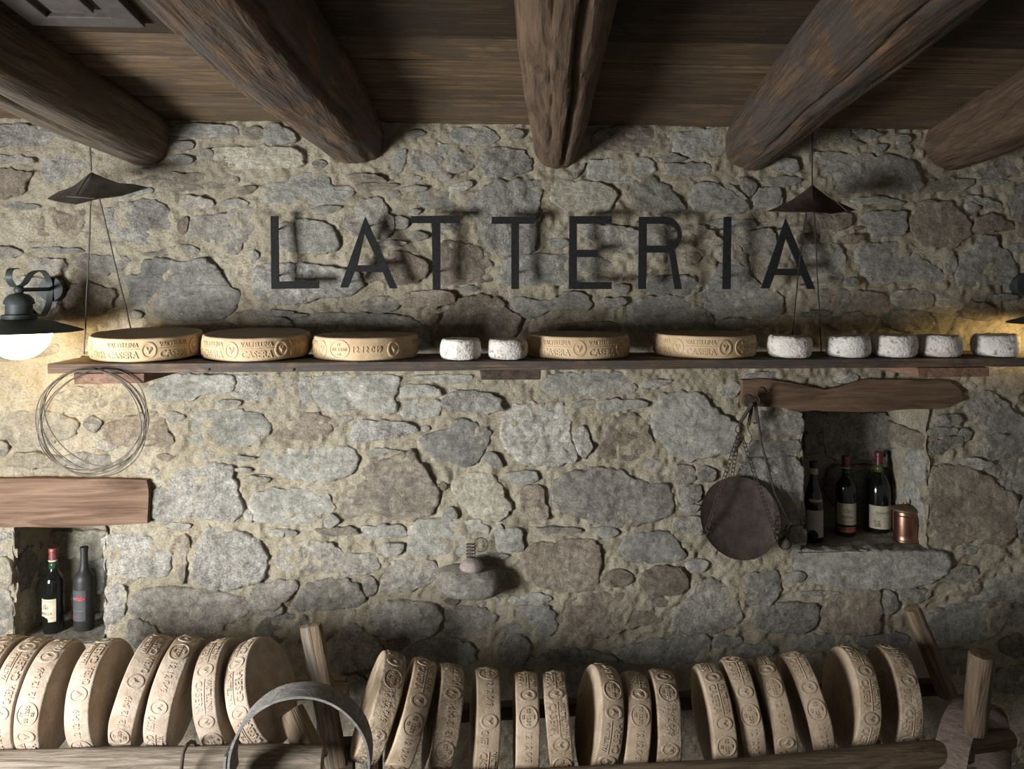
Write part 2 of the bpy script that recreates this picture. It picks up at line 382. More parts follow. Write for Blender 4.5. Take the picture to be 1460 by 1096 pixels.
# ------------------------------------------------------------ stones of the wall
NST = [0]
def stone(pts, kind, h=None, y0=0.0, name='stone', rough=None, dome=1.0, tf=None):
    """outline in photo pixels on the wall plane -> a proud, uneven stone"""
    NST[0] += 1; sd = NST[0] * 3.71
    w = [P(x, y, y0) for x, y in pts] if tf is None else [Vector((x, 0, y)) for x, y in pts]; w = [Vector((p.x, p.z)) for p in w]
    n = len(w); c = sum(w, Vector((0, 0))) / n
    per = sum((w[i] - w[i - 1]).length for i in range(n)); size = per / 4
    sub_ = max(2, min(9, int(per / n / .010) + 1)); out = []
    for i in range(n):                                   # rounded corners: Catmull-Rom
        p0, p1, p2, p3 = w[i - 1], w[i], w[(i + 1) % n], w[(i + 2) % n]
        for k in range(sub_):
            t = k / sub_
            q = .5 * ((2 * p1) + (p2 - p0) * t + (2 * p0 - 5 * p1 + 4 * p2 - p3) * t * t + (3 * p1 - p0 - 3 * p2 + p3) * t ** 3)
            jt = noise.fractal(Vector((q.x * 30, q.y * 30, sd)), .8, 2, 4) * min(.013, size * .13)
            d = (q - c); out.append(q + d * .035 + d.normalized() * (jt + .002))
    if h is None: h = random.uniform(.004, .016)
    rg = rough if rough is not None else {'w': .9, 'g': .7, 'l': 1.0, 'r': .6, 't': .6, 's': .7, 'o': .4}.get(kind, .45)
    tilt = Vector((random.uniform(-.09, .09), random.uniform(-.09, .09)))
    nr_ = max(3, min(11, int(size / .016)))
    prof = [(1.04, -.04), (1.015, -.008), (1.0, h * .5), (.965, h * .9)] + \
           [(.92 * (1 - k / nr_) , h * (1 + .2 * dome * k / nr_)) for k in range(nr_)]
    vs = []; fs = []; m = len(out)
    for k, (s, y) in enumerate(prof):
        for q in out:
            p = c + (q - c) * s
            yy = y
            if k > 1:
                f = min(1, (1.03 - s) * 14)
                v3 = Vector((p.x, p.y, 0))
                e = noise.fractal(v3 * 24 + Vector((sd, 0, 0)), .75, 2.1, 5) * .0085 + noise.fractal(v3 * 8 + Vector((0, sd, 0)), 1, 2, 2) * .011
                if kind in 'slbd':                          # split, layered faces
                    e += .006 * (abs(noise.noise(Vector((p.x * 14 + p.y * 22, p.y * 9, sd)))) - .3)
                yy += f * (e * rg * min(1, size / .06) + tilt.dot(p - c) * .6)
            vs.append((p.x, y0 - yy, p.y))
    for k in range(len(prof) - 1):
        for i in range(m):
            j = (i + 1) % m; fs.append((k * m + i, k * m + j, (k + 1) * m + j, (k + 1) * m + i))
    vs.append((c.x, y0 - prof[-1][1] - .001, c.y)); L = (len(prof) - 1) * m
    for i in range(m): fs.append((L + i, L + (i + 1) % m, len(vs) - 1))
    if tf is not None: return MB().add([tf(v) for v in vs], fs).build(name, SM[kind], WB, origin=tf((c.x, y0, c.y)), smooth=True)
    return MB().add(vs, fs).build(name, SM[kind], WB, origin=(c.x, y0, c.y), smooth=True)
def stones(ox, oy, sc, lst, y0=0.0):
    for k, pts in lst: stone([(ox + x / sc, oy + y / sc) for x, y in pts], k, y0=y0)
Z4 = 3.65
# region A (0,0)
stones(0,0,Z4,[
('w',[(-25,665),(60,648),(200,655),(290,672),(270,715),(200,760),(60,755),(-25,765)]),
('g',[(330,672),(400,690),(460,705),(455,735),(380,730),(318,715)]),
('g',[(-20,815),(90,812),(165,825),(160,850),(60,850),(-20,852)]),
('w',[(235,820),(300,798),(450,795),(570,810),(580,860),(520,900),(440,890),(350,930),(260,950),(230,890)]),
('r',[(-25,890),(100,888),(170,905),(130,960),(120,1010),(60,1018),(-25,1018)]),
('d',[(890,660),(1000,645),(1180,655),(1245,680),(1230,710),(1080,715),(960,710),(890,700)]),
('t',[(1265,690),(1300,665),(1350,665),(1385,695),(1365,722),(1300,725)]),
('g',[(890,745),(960,735),(1015,750),(990,775),(920,778)]),
('b',[(890,820),(960,808),(1000,825),(990,850),(920,848)]),
('g',[(1020,800),(1060,780),(1105,785),(1105,830),(1050,840)]),
('s',[(700,945),(800,915),(960,905),(1130,905),(1215,920),(1200,960),(1100,985),(950,990),(810,995),(795,975),(720,960)]),
('b',[(560,1022),(680,992),(780,980),(798,1000),(760,1010),(640,1030)]),
('r',[(1235,985),(1280,968),(1335,975),(1310,1005),(1245,1010)]),
('g',[(940,1050),(985,1020),(1060,1030),(1115,1050),(1105,1075),(1020,1085),(945,1082)]),
('b',[(1150,1055),(1220,1035),(1295,1055),(1270,1075),(1180,1080)]),
('w',[(720,862),(780,850),(830,860),(800,880),(740,880)])])
stones(0,0,1,[('o',[(305,212),(340,211),(380,209),(425,214),(431,228),(420,238),(360,240),(325,240),(308,232)])])
# region E (0,240)
stones(0,240,Z4,[
('d',[(20,188),(80,178),(190,190),(200,208),(120,212),(40,205)]),
('r',[(225,230),(290,200),(380,200),(450,235),(500,290),(480,330),(400,345),(300,350),(215,340),(190,300)]),
('w',[(545,235),(610,190),(700,172),(800,175),(870,215),(885,290),(840,340),(770,385),(690,380),(620,350),(570,300)]),
('g',[(990,300),(1020,250),(1100,245),(1200,225),(1290,205),(1380,225),(1375,275),(1310,310),(1280,370),(1230,430),(1150,420),(1060,375),(985,355)]),
('r',[(930,275),(965,255),(985,270),(970,335),(935,335)]),
('d',[(150,418),(260,412),(380,415),(435,428),(400,440),(260,435)]),
('g',[(-20,412),(60,410),(125,440),(80,462),(-20,465)]),
('g',[(135,490),(220,465),(330,475),(350,520),(290,545),(180,535)]),
('g',[(420,465),(450,450),(560,452),(680,465),(650,510),(570,545),(480,540),(415,510)]),
('s',[(735,445),(820,432),(885,410),(912,408),(890,440),(850,455),(760,455)]),
('g',[(915,405),(970,400),(1040,425),(1010,445),(930,445)]),
('d',[(670,560),(725,550),(745,500),(790,475),(880,475),(960,490),(1060,480),(1110,510),(1150,555),(1180,600),(1240,655),(1235,710),(1180,765),(1100,785),(1000,785),(890,780),(770,750),(710,735),(690,680),(668,620)]),
('r',[(330,690),(370,620),(460,595),(520,610),(590,640),(590,700),(540,750),(440,775),(340,765),(310,720)]),
('g',[(40,620),(130,570),(230,580),(300,620),(290,720),(180,760),(60,720)]),
('g',[(672,765),(700,742),(742,755),(735,780),(690,785)]),
('g',[(1250,745),(1340,735),(1460,738),(1520,745),(1500,765),(1330,770),(1260,762)]),
('g',[(1060,820),(1130,805),(1230,815),(1240,850),(1100,850)]),
('b',[(1290,450),(1320,425),(1345,455),(1320,478)]),
('t',[(440,960),(520,935),(560,950),(540,985),(470,1000)]),('t',[(-30,920),(120,900),(300,920),(290,960),(120,990),(-30,980)])])
# region B (350,0)
stones(350,0,Z4,[
('d',[(110,660),(180,655),(250,700),(265,740),(180,748),(105,740)]),
('g',[(350,850),(390,835),(425,855),(380,875)]),
('d',[(760,880),(785,800),(830,780),(840,810),(815,880),(780,905)]),
('w',[(870,830),(900,775),(980,750),(1060,755),(1130,790),(1180,850),(1175,880),(1080,895),(990,908),(890,880)]),
('d',[(1075,690),(1100,668),(1230,665),(1290,695),(1320,720),(1260,750),(1160,755),(1080,735)]),
('w',[(1225,860),(1240,790),(1330,770),(1430,785),(1480,830),(1480,880),(1400,915),(1290,925),(1240,905)]),
('g',[(1385,690),(1410,672),(1445,690),(1430,720)]),
('d',[(850,690),(900,678),(935,695),(890,712)])])
# region F (350,240)
stones(350,240,Z4,[
('w',[(50,560),(90,510),(180,495),(300,505),(420,510),(500,520),(590,545),(600,610),(540,660),(430,670),(340,690),(250,705),(160,705),(90,690),(55,640)]),
('b',[(95,105),(130,75),(230,70),(290,35),(360,30),(430,35),(450,90),(540,95),(545,160),(480,175),(330,185),(180,190),(120,175),(98,140)]),
('b',[(350,215),(400,198),(480,197),(490,215),(430,235),(370,237)]),
('d',[(225,238),(260,228),(300,240),(270,255)]),
('b',[(175,330),(190,290),(300,278),(420,290),(470,340),(480,420),(420,440),(330,440),(240,430),(185,410)]),
('g',[(515,290),(545,250),(590,190),(650,155),(700,160),(740,220),(770,280),(765,340),(700,360),(640,350),(570,345),(530,320)]),
('g',[(770,275),(800,245),(850,270),(840,305),(775,310)]),
('d',[(890,150),(940,110),(1020,118),(1105,150),(1110,180),(1030,200),(930,190)]),
('b',[(1068,95),(1110,75),(1175,68),(1172,100),(1110,125),(1075,118)]),
('g',[(810,105),(880,93),(945,100),(920,120),(840,122)]),
('b',[(740,130),(790,118),(805,140),(770,152)]),
('s',[(578,95),(600,80),(720,80),(800,82),(770,100),(670,112),(600,115)]),
('s',[(525,38),(600,28),(690,40),(735,68),(650,70),(580,60)]),
('g',[(850,50),(900,38),(920,55),(880,72)]),('d',[(1015,60),(1060,38),(1075,45),(1040,68)]),
('g',[(850,350),(880,330),(940,340),(945,365),(880,372)]),('b',[(845,225),(880,215),(915,222),(890,238)]),
('g',[(690,385),(760,375),(835,385),(820,400),(720,405)]),
('r',[(700,455),(760,440),(860,450),(940,490),(950,545),(900,590),(800,600),(720,580),(640,590),(615,560),(650,520),(690,490)]),
('r',[(1015,400),(1070,385),(1160,395),(1240,450),(1280,520),(1270,580),(1180,590),(1090,600),(1020,590)]),
('g',[(1010,300),(1060,280),(1130,290),(1110,318),(1030,318)]),
('r',[(800,680),(830,650),(930,635),(1040,635),(1095,665),(1080,700),(980,720),(880,730),(805,710)]),
('g',[(595,710),(640,675),(720,668),(790,690),(780,735),(680,748),(600,735)]),
('r',[(1010,840),(1040,760),(1100,700),(1180,665),(1260,665),(1330,690),(1370,740),(1430,770),(1420,830),(1360,880),(1200,905),(1020,900)]),
('b',[(275,820),(340,765),(480,750),(640,760),(760,760),(850,775),(930,830),(955,890),(940,945),(700,940),(400,930),(290,900)]),
('r',[(955,790),(990,755),(1005,775),(975,808)]),('d',[(1115,625),(1160,612),(1210,622),(1190,640)]),
('g',[(1375,690),(1420,655),(1470,650),(1480,730),(1420,740)]),
('g',[(70,815),(130,785),(220,785),(250,825),(150,835)]),('d',[(210,765),(270,755),(330,762),(280,778)])])
stones(0,0,1,[('w',[(668,300),(680,278),(700,262),(730,258),(760,262),(770,280),(768,300),(765,330),(760,355),(735,362),(705,358),(690,340),(685,318)])])
# region C (700,0)
stones(700,0,Z4,[
('s',[(540,700),(600,670),(750,665),(860,670),(910,730),(870,790),(780,795),(690,780),(560,775),(530,735)]),
('b',[(955,770),(970,700),(1030,685),(1130,670),(1195,675),(1205,740),(1200,815),(1120,832),(1040,810),(960,790)]),
('b',[(515,850),(540,835),(700,830),(830,825),(838,890),(790,925),(720,948),(600,945),(515,935)]),
('b',[(905,858),(1000,852),(1120,852),(1145,890),(1080,915),(950,905)]),
('g',[(880,820),(940,805),(1010,825),(960,842),(890,840)]),
('g',[(425,910),(445,875),(485,855),(470,890),(440,925)]),('b',[(80,690),(120,675),(155,700),(120,718)])])
# region G (700,240)
stones(700,240,Z4,[
('o',[(320,110),(340,75),(430,70),(560,80),(630,110),(645,160),(620,215),(540,225),(430,215),(350,190),(320,150)]),
('g',[(718,130),(750,75),(820,55),(880,65),(940,110),(990,180),(985,215),(900,230),(810,220),(750,190)]),
('b',[(1040,180),(1050,110),(1100,75),(1180,85),(1260,130),(1320,175),(1340,215),(1270,232),(1150,220),(1070,215)]),
('g',[(1215,85),(1250,90),(1310,140),(1330,162),(1290,162),(1240,122)]),
('b',[(1375,150),(1395,108),(1450,95),(1500,110),(1490,180),(1420,200),(1380,185)]),
('g',[(1290,55),(1330,55),(1375,95),(1355,145),(1325,130)]),('b',[(190,70),(250,62),(290,75),(240,88)]),
('d',[(300,385),(330,365),(390,370),(395,400),(330,420)]),
('g',[(450,310),(490,285),(600,300),(720,310),(770,340),(770,430),(700,440),(600,400),(520,380),(460,340)]),
('g',[(810,300),(860,290),(940,300),(970,340),(960,380),(880,395),(815,400)]),
('s',[(990,310),(1080,300),(1160,340),(1200,380),(1150,410),(1050,400),(990,380)]),
('b',[(1140,275),(1220,262),(1330,268),(1380,290),(1330,310),(1240,318),(1160,300)]),
('g',[(1290,360),(1340,325),(1420,315),(1470,330),(1480,440),(1440,500),(1390,490),(1340,440),(1300,400)]),
('r',[(1255,400),(1290,405),(1330,465),(1345,520),(1300,490),(1260,465)]),
('d',[(1115,640),(1140,590),(1180,510),(1240,485),(1300,500),(1360,560),(1420,620),(1500,660),(1510,740),(1400,770),(1250,775),(1150,750),(1115,700)]),
('d',[(810,600),(850,570),(950,560),(1050,575),(1090,620),(1060,650),(930,655),(820,640)]),
('d',[(715,770),(740,710),(820,668),(920,663),(1020,690),(1110,740),(1160,800),(1120,840),(900,840),(740,835),(710,800)]),
('b',[(100,690),(160,670),(250,690),(340,670),(400,640),(480,655),(525,700),(500,735),(400,735),(310,740),(220,775),(150,760)]),
('g',[(550,695),(600,675),(680,675),(700,700),(640,722),(570,715)]),
('r',[(260,840),(350,810),(500,800),(630,800),(665,840),(600,860),(300,860)]),
('b',[(625,625),(680,605),(720,620),(690,648)]),('t',[(990,445),(1060,440),(1090,470),(1040,500),(1000,490)]),
('b',[(40,560),(70,500),(130,455),(330,450),(420,455),(560,470),(640,520),(660,560),(560,590),(380,600),(200,610),(60,600)]),
('g',[(1175,795),(1280,782),(1380,795),(1370,825),(1200,830)]),('g',[(1390,850),(1425,845),(1440,890),(1410,930)])])
# region D (1060,0)
stones(1060,0,Z4,[
('g',[(305,960),(330,870),(370,800),(500,795),(640,805),(760,815),(870,840),(900,900),(920,975),(850,1005),(700,1000),(520,1005),(400,990)]),
('b',[(790,720),(820,702),(862,715),(850,748),(800,752)]),('b',[(820,780),(850,762),(878,785),(850,805)]),
('d',[(675,785),(690,752),(740,755),(720,785)]),
('t',[(925,972),(960,950),(1080,935),(1180,935),(1190,960),(1150,985),(1040,995),(930,998)]),
('b',[(1220,940),(1300,930),(1380,942),(1330,960),(1250,958)]),
('g',[(1200,900),(1300,850),(1420,820),(1500,810),(1500,880),(1380,920),(1260,922)]),
('b',[(150,870),(190,830),(270,830),(280,885),(220,900)]),('b',[(120,945),(180,920),(270,920),(290,945),(220,970),(140,970)]),
('d',[(450,690),(540,680),(560,715),(620,750),(520,740)]),('g',[(570,685),(640,675),(720,700),(660,715)])])
# region H (1060,240)
stones(1060,240,Z4,[
('b',[(60,140),(90,105),(150,110),(200,160),(170,205),(100,200),(65,175)]),
('b',[(570,165),(620,152),(740,155),(830,175),(820,190),(700,185),(600,185)]),
('r',[(345,245),(430,232),(560,235),(565,280),(530,310),(420,318),(350,300)]),
('b',[(620,270),(650,225),(740,222),(825,230),(842,290),(820,340),(740,345),(660,352),(640,310)]),
('r',[(500,360),(560,345),(615,345),(605,385),(560,390),(515,380)]),('r',[(565,310),(600,302),(628,308),(600,320)]),
('b',[(265,470),(300,400),(380,388),(480,395),(515,430),(520,540),(490,590),(400,598),(330,560),(280,520)]),
('b',[(590,430),(640,395),(760,388),(850,390),(900,440),(960,490),(1030,540),(1045,580),(950,590),(820,598),(700,590),(640,560),(610,500)]),
('r',[(865,300),(880,230),(930,180),(1030,170),(1100,210),(1160,270),(1170,340),(1110,390),(1020,410),(930,395),(890,345)]),
('g',[(1130,150),(1200,140),(1290,165),(1340,195),(1260,205),(1240,190),(1180,165)]),('b',[(1150,205),(1170,180),(1215,185),(1225,210),(1170,228)]),
('g',[(1390,200),(1400,110),(1520,95),(1520,270),(1420,260)]),
('b',[(1110,520),(1120,470),(1180,430),(1240,365),(1300,350),(1320,400),(1370,440),(1420,530),(1415,590),(1300,600),(1180,615),(1120,600)]),
('b',[(1365,410),(1400,392),(1520,390),(1520,425),(1390,430)]),
('g',[(1045,490),(1070,460),(1100,470),(1090,540),(1050,545)]),
('g',[(385,660),(420,625),(560,635),(720,650),(740,690),(690,725),(500,735),(400,710)]),
('b',[(775,680),(800,640),(900,635),(980,660),(975,710),(890,730),(790,720)]),
('b',[(1005,690),(1015,645),(1090,635),(1150,660),(1155,700),(1090,722),(1020,720)]),
('g',[(1220,675),(1300,655),(1420,660),(1400,685),(1280,690)]),
('g',[(450,800),(490,765),(600,758),(690,780),(700,820),(600,840),(480,840)]),
('g',[(755,790),(770,745),(880,738),(960,762),(975,810),(900,840),(770,835)]),
('r',[(1130,740),(1190,700),(1270,715),(1310,760),(1270,790),(1170,780)]),
('d',[(310,755),(380,740),(455,748),(420,770),(330,770)]),
('d',[(520,590),(560,572),(600,585),(580,612),(540,612)]),
('r',[(1180,320),(1230,250),(1300,240),(1390,290),(1400,320),(1300,330),(1220,340)]),
('r',[(1425,330),(1440,310),(1520,310),(1520,360),(1430,360)]),('r',[(275,360),(320,340),(370,345),(360,385),(300,392)])])
# region I (0,500)
stones(0,500,Z4,[
('b',[(770,200),(830,160),(900,128),(1050,125),(1190,128),(1215,170),(1195,215),(1080,225),(980,250),(880,255),(800,240)]),
('t',[(300,230),(390,190),(520,195),(680,190),(745,215),(730,255),(620,275),(480,270),(350,265)]),
('b',[(975,400),(1010,340),(1100,315),(1220,310),(1330,325),(1390,370),(1385,440),(1320,490),(1200,485),(1100,490),(1010,475),(970,440)]),
('g',[(1130,275),(1170,255),(1250,262),(1230,290),(1160,290)]),
('r',[(530,420),(590,370),(680,345),(780,325),(850,330),(870,390),(890,450),(860,490),(760,490),(650,490),(580,470)]),
('t',[(10,380),(60,330),(180,310),(320,330),(400,370),(390,430),(300,470),(150,490),(40,460)]),
('g',[(340,560),(400,530),(500,535),(620,555),(625,590),(540,615),(430,610),(360,590)]),
('g',[(500,490),(540,465),(600,480),(605,505),(550,518)]),('g',[(440,380),(470,345),(530,355),(525,395),(490,420)]),
('t',[(30,580),(80,540),(200,530),(330,560),(320,600),(180,605),(60,600)]),
('w',[(785,750),(830,710),(900,660),(960,620),(1040,610),(1110,585),(1180,595),(1215,640),(1230,700),(1245,770),(1255,850),(1200,875),(1090,865),(980,860),(880,880),(800,860)]),
('b',[(1278,850),(1295,820),(1318,850),(1310,885),(1285,885)]),
('w',[(1290,660),(1340,645),(1400,650),(1395,680),(1330,685)]),('g',[(1210,618),(1270,605),(1315,615),(1290,632)]),
('b',[(840,912),(900,895),(980,905),(960,930),(880,932)]),('b',[(1395,945),(1430,928),(1480,935),(1470,965),(1420,965)]),
('g',[(872,340),(900,322),(960,335),(955,360),(890,372)]),('w',[(1025,540),(1070,528),(1115,540),(1080,560)]),
('g',[(1150,555),(1240,543),(1330,552),(1290,567),(1180,565)]),('r',[(820,545),(870,535),(910,548),(860,570)]),
('g',[(720,625),(780,608),(830,618),(800,640)]),('g',[(-20,480),(20,470),(50,500),(40,535),(-20,540)]),
('t',[(-20,150),(60,130),(130,150),(140,200),(80,225),(-20,230)])])
stones(0,0,1,[('w',[(148,775),(152,765),(170,762),(200,765),(225,772),(242,785),(245,800),(240,815),(220,822),(190,822),(165,820),(150,812)]),
('s',[(253,775),(258,764),(268,766),(273,778),(268,795),(266,820),(260,827),(254,815),(251,795)]),
('w',[(276,795),(290,765),(300,753),(325,758),(350,760),(372,775),(380,795),(378,815),(365,830),(340,835),(310,838),(285,830),(275,815)])])
# region J (350,500)
stones(350,500,Z4,[
('w',[(-90,160),(-60,130),(60,128),(250,130),(330,150),(350,220),(320,270),(220,278),(110,255),(20,255),(-60,230)]),
('b',[(28,790),(60,735),(160,718),(280,730),(390,735),(440,770),(450,820),(400,850),(350,880),(270,898),(150,890),(50,875),(30,840)]),
('b',[(75,560),(130,515),(250,510),(400,505),(530,500),(585,545),(570,600),(500,650),(390,672),(270,665),(170,640),(110,610)]),
('b',[(358,190),(380,140),(500,128),(650,125),(790,130),(800,170),(780,220),(775,310),(700,318),(600,300),(480,310),(400,290),(365,250)]),
('b',[(800,215),(825,182),(950,180),(1000,195),(1010,230),(900,240),(805,240)]),
('b',[(815,315),(840,265),(940,255),(1000,265),(1020,310),(980,340),(880,348),(820,335)]),
('w',[(1030,255),(1080,215),(1180,210),(1290,230),(1330,270),(1320,310),(1200,325),(1080,310),(1035,280)]),
('b',[(880,135),(950,125),(1160,125),(1165,150),(1080,168),(960,155)]),
('r',[(165,420),(200,370),(270,335),(360,328),(430,350),(455,400),(440,440),(340,465),(240,460),(175,435)]),
('w',[(550,460),(575,380),(640,362),(760,365),(850,375),(890,410),(840,435),(740,455),(640,470)]),
('d',[(922,450),(980,425),(1050,400),(1090,365),(1150,358),(1200,385),(1260,405),(1275,440),(1245,500),(1220,550),(1160,598),(1080,585),(1010,560),(950,530),(930,490)]),
('b',[(1240,555),(1265,520),(1310,540),(1335,590),(1300,605),(1260,580)]),
('s',[(510,810),(520,730),(600,680),(625,600),(720,575),(810,540),(865,525),(895,560),(940,610),(965,680),(1000,720),(995,800),(960,850),(870,870),(770,870),(690,840),(640,860),(540,860)]),
('o',[(1075,700),(1140,655),(1220,640),(1290,660),(1330,700),(1355,760),(1385,810),(1350,855),(1290,882),(1200,860),(1130,800),(1095,750)]),
('b',[(1028,865),(1050,822),(1085,815),(1100,870)]),('r',[(1000,700),(1030,682),(1050,700),(1030,722)]),
('b',[(415,875),(450,850),(490,880),(450,912),(420,905)]),('b',[(115,945),(180,928),(250,932),(260,955),(180,965)]),
('s',[(380,925),(480,912),(560,918),(595,945),(500,955),(410,950)]),('b',[(610,940),(630,910),(740,908),(810,905),(835,960),(740,968),(630,965)]),
('b',[(848,980),(870,910),(930,880),(1080,882),(1200,890),(1255,920),(1260,1000),(1200,1045),(1080,1055),(960,1050),(870,1055),(848,1020)]),
('b',[(1300,920),(1330,900),(1345,920),(1420,925),(1450,970),(1445,1030),(1390,1040),(1310,1035),(1300,980)]),
('g',[(700,1030),(740,1000),(820,1005),(800,1050),(730,1065)]),('d',[(1215,1066),(1290,1058),(1370,1062),(1340,1080),(1240,1082)]),
('b',[(490,370),(520,340),(560,345),(530,370)]),('b',[(640,530),(700,508),(790,518),(740,530),(670,542)]),
('t',[(0,665),(50,648),(125,660),(100,682),(20,685)]),('b',[(-5,850),(15,820),(32,855),(20,885)]),('b',[(915,400),(940,385),(958,405),(930,418)])])
stones(0,0,1,[('g',[(398,800),(410,780),(430,772),(465,772),(485,785),(510,790),(535,785),(538,800),(535,812),(500,820),(460,815),(420,812),(400,810)])])
# region K (700,500)
stones(700,500,Z4,[
('b',[(80,645),(130,628),(220,628),(245,655),(220,680),(130,692)]),
('l',[(62,400),(85,330),(140,285),(200,275),(280,280),(370,280),(410,350),(410,420),(430,500),(445,560),(400,580),(270,590),(170,575),(110,530),(70,490)]),
('l',[(430,430),(480,395),(515,450),(520,520),(480,555),(450,520)]),
('r',[(558,520),(585,460),(620,370),(690,330),(750,335),(800,390),(830,450),(860,530),(800,545),(700,558),(600,550)]),
('b',[(848,370),(850,300),(880,240),(940,222),(1050,220),(1120,245),(1150,300),(1220,345),(1285,390),(1275,470),(1250,520),(1170,535),(1100,555),(1010,565),(940,530),(890,470),(855,420)]),
('b',[(265,180),(300,125),(450,118),(620,115),(700,125),(750,175),(720,215),(600,232),(470,230),(340,238),(290,205)]),
('b',[(560,285),(590,255),(720,250),(790,260),(800,290),(720,300),(620,320),(570,310)]),
('b',[(415,285),(470,262),(530,260),(500,285),(440,297)]),('b',[(785,170),(860,152),(930,152),(900,178),(810,188)]),
('g',[(325,720),(360,665),(440,630),(560,612),(660,625),(760,665),(830,690),(910,690),(940,740),(945,810),(900,860),(810,890),(700,905),(560,900),(480,870),(390,840),(335,790)]),
('r',[(150,740),(190,705),(245,695),(270,730),(275,790),(298,820),(285,870),(210,870),(165,820)]),
('g',[(240,920),(330,912),(430,918),(470,935),(430,945),(300,945)]),('b',[(515,930),(580,912),(650,925),(660,950),(600,965),(540,950)]),
('d',[(680,1030),(710,970),(790,948),(880,945),(950,965),(980,1010),(1010,1050),(960,1090),(850,1095),(740,1092)]),
('t',[(950,660),(970,605),(1030,600),(1065,640),(1055,680),(980,690)]),('g',[(1075,650),(1100,605),(1165,620),(1160,665),(1110,680)]),
('g',[(965,740),(1000,698),(1080,700),(1095,760),(1040,790),(985,790)]),('g',[(950,885),(990,860),(1080,870),(1100,920),(1090,955),(1000,945),(955,930)]),
('b',[(985,815),(1040,797),(1085,805),(1060,832),(1000,832)]),('b',[(790,580),(840,560),(890,585),(850,610)]),
('b',[(1195,200),(1240,160),(1290,175),(1285,225),(1220,240)])])
stones(0,0,1,[('r',[(746,790),(765,775),(800,772),(835,770),(852,778),(856,800),(850,830),(835,840),(805,842),(775,835),(752,822)])])
# region L (1060,500)
stones(1060,500,Z4,[
('g',[(75,360),(110,315),(240,312),(300,330),(305,390),(290,430),(180,440),(90,420)]),
('b',[(20,500),(80,470),(200,465),(290,475),(285,540),(160,550),(40,545)]),
('w',[(0,570),(100,555),(260,560),(300,620),(310,700),(315,800),(310,880),(250,905),(120,860),(40,700),(0,650)]),
('g',[(240,930),(290,910),(320,940),(315,1000),(250,1005)]),
('g',[(1000,345),(1060,325),(1120,335),(1130,370),(1050,385),(1000,375)]),
('g',[(960,420),(1000,400),(1090,400),(1110,425),(1040,440),(980,450)]),
('g',[(970,500),(1000,465),(1110,445),(1140,470),(1060,510),(1000,540)]),
('g',[(1120,430),(1150,405),(1190,425),(1170,465),(1130,455)]),
('g',[(1165,290),(1180,220),(1250,205),(1310,230),(1380,300),(1450,350),(1520,410),(1380,420),(1270,400),(1200,360)]),
('g',[(1240,470),(1300,435),(1520,440),(1520,540),(1380,555),(1280,560),(1250,520)]),
('g',[(1280,640),(1330,590),(1520,560),(1520,730),(1400,745),(1320,700)]),
('r',[(975,700),(990,620),(1060,605),(1200,620),(1310,690),(1410,760),(1420,850),(1410,950),(1350,1000),(1200,985),(1100,1005),(1000,1000),(975,950),(970,820)]),
('b',[(1145,580),(1180,555),(1270,575),(1280,600),(1200,615)]),('b',[(1115,1040),(1150,1015),(1215,1025),(1190,1055)]),
('g',[(1420,800),(1520,765),(1520,960),(1430,950)]),
('b',[(468,145),(510,118),(580,125),(590,150),(540,165),(480,160)]),('g',[(10,138),(80,112),(250,120),(300,152),(200,155),(60,145)]),
('b',[(1140,185),(1170,165),(1205,180),(1180,202)]),('t',[(1290,110),(1400,100),(1520,110),(1520,200),(1400,220),(1300,180)])])
stones(0,0,1,[('b',[(1128,795),(1140,784),(1180,785),(1240,784),(1300,784),(1340,785),(1349,797),(1345,815),(1320,830),(1270,838),(1210,837),(1160,828),(1135,812)])])
# region M (0,796) N (350,796) O (700,796) Q (1060,796)
stones(0,796,Z4,[
('w',[(548,190),(570,145),(630,150),(660,200),(650,280),(640,370),(590,380),(552,350)]),
('g',[(690,230),(760,165),(900,150),(1080,160),(1200,190),(1290,210),(1290,280),(1200,330),(1100,380),(940,385),(840,370),(800,300),(720,290)]),
('g',[(1310,190),(1350,130),(1440,110),(1500,130),(1500,210),(1420,260),(1340,250)]),
('g',[(680,330),(760,320),(830,390),(800,460),(690,440)]),
('w',[(-30,-120),(40,-130),(62,-90),(58,-30),(-30,-20)]),('t',[(-30,0),(50,0),(64,60),(50,150),(-30,170)]),('g',[(-30,190),(55,180),(68,260),(60,360),(-30,380)])])
stones(350,796,Z4,[
('g',[(260,240),(300,170),(370,120),(480,105),(580,135),(605,190),(590,240),(480,260),(350,265),(280,270)]),
('g',[(705,140),(740,60),(800,20),(900,10),(980,30),(990,90),(930,140),(830,165),(740,180)]),
('g',[(45,250),(60,200),(150,195),(195,240),(180,280),(80,290)]),('g',[(130,180),(180,130),(240,110),(275,140),(240,185),(180,195)]),
('g',[(618,120),(660,95),(690,150),(660,190),(625,180)]),
('r',[(730,440),(780,420),(860,418),(840,455),(760,490)]),
('d',[(830,515),(900,430),(1000,410),(1120,420),(1190,470),(1180,530),(1080,555),(900,550)]),
('g',[(650,300),(700,240),(850,220),(1000,250),(1010,340),(960,395),(820,400),(700,410),(660,350)]),
('g',[(400,480),(460,400),(560,350),(640,390),(710,450),(720,520),(650,570),(500,540),(420,540)]),
('g',[(1030,290),(1100,250),(1250,255),(1300,300),(1280,370),(1150,390),(1050,370)]),
('b',[(1140,215),(1250,198),(1430,202),(1400,235),(1250,248),(1170,243)]),('r',[(1035,220),(1070,202),(1115,215),(1080,236)]),
('d',[(630,610),(680,580),(730,600),(700,640)]),('g',[(480,650),(540,600),(620,620),(650,700),(600,780),(510,760)]),
('g',[(60,380),(100,310),(230,290),(330,320),(380,380),(330,440),(180,450),(90,430)]),('g',[(1310,470),(1360,410),(1440,400),(1480,470),(1440,540),(1340,550)])])
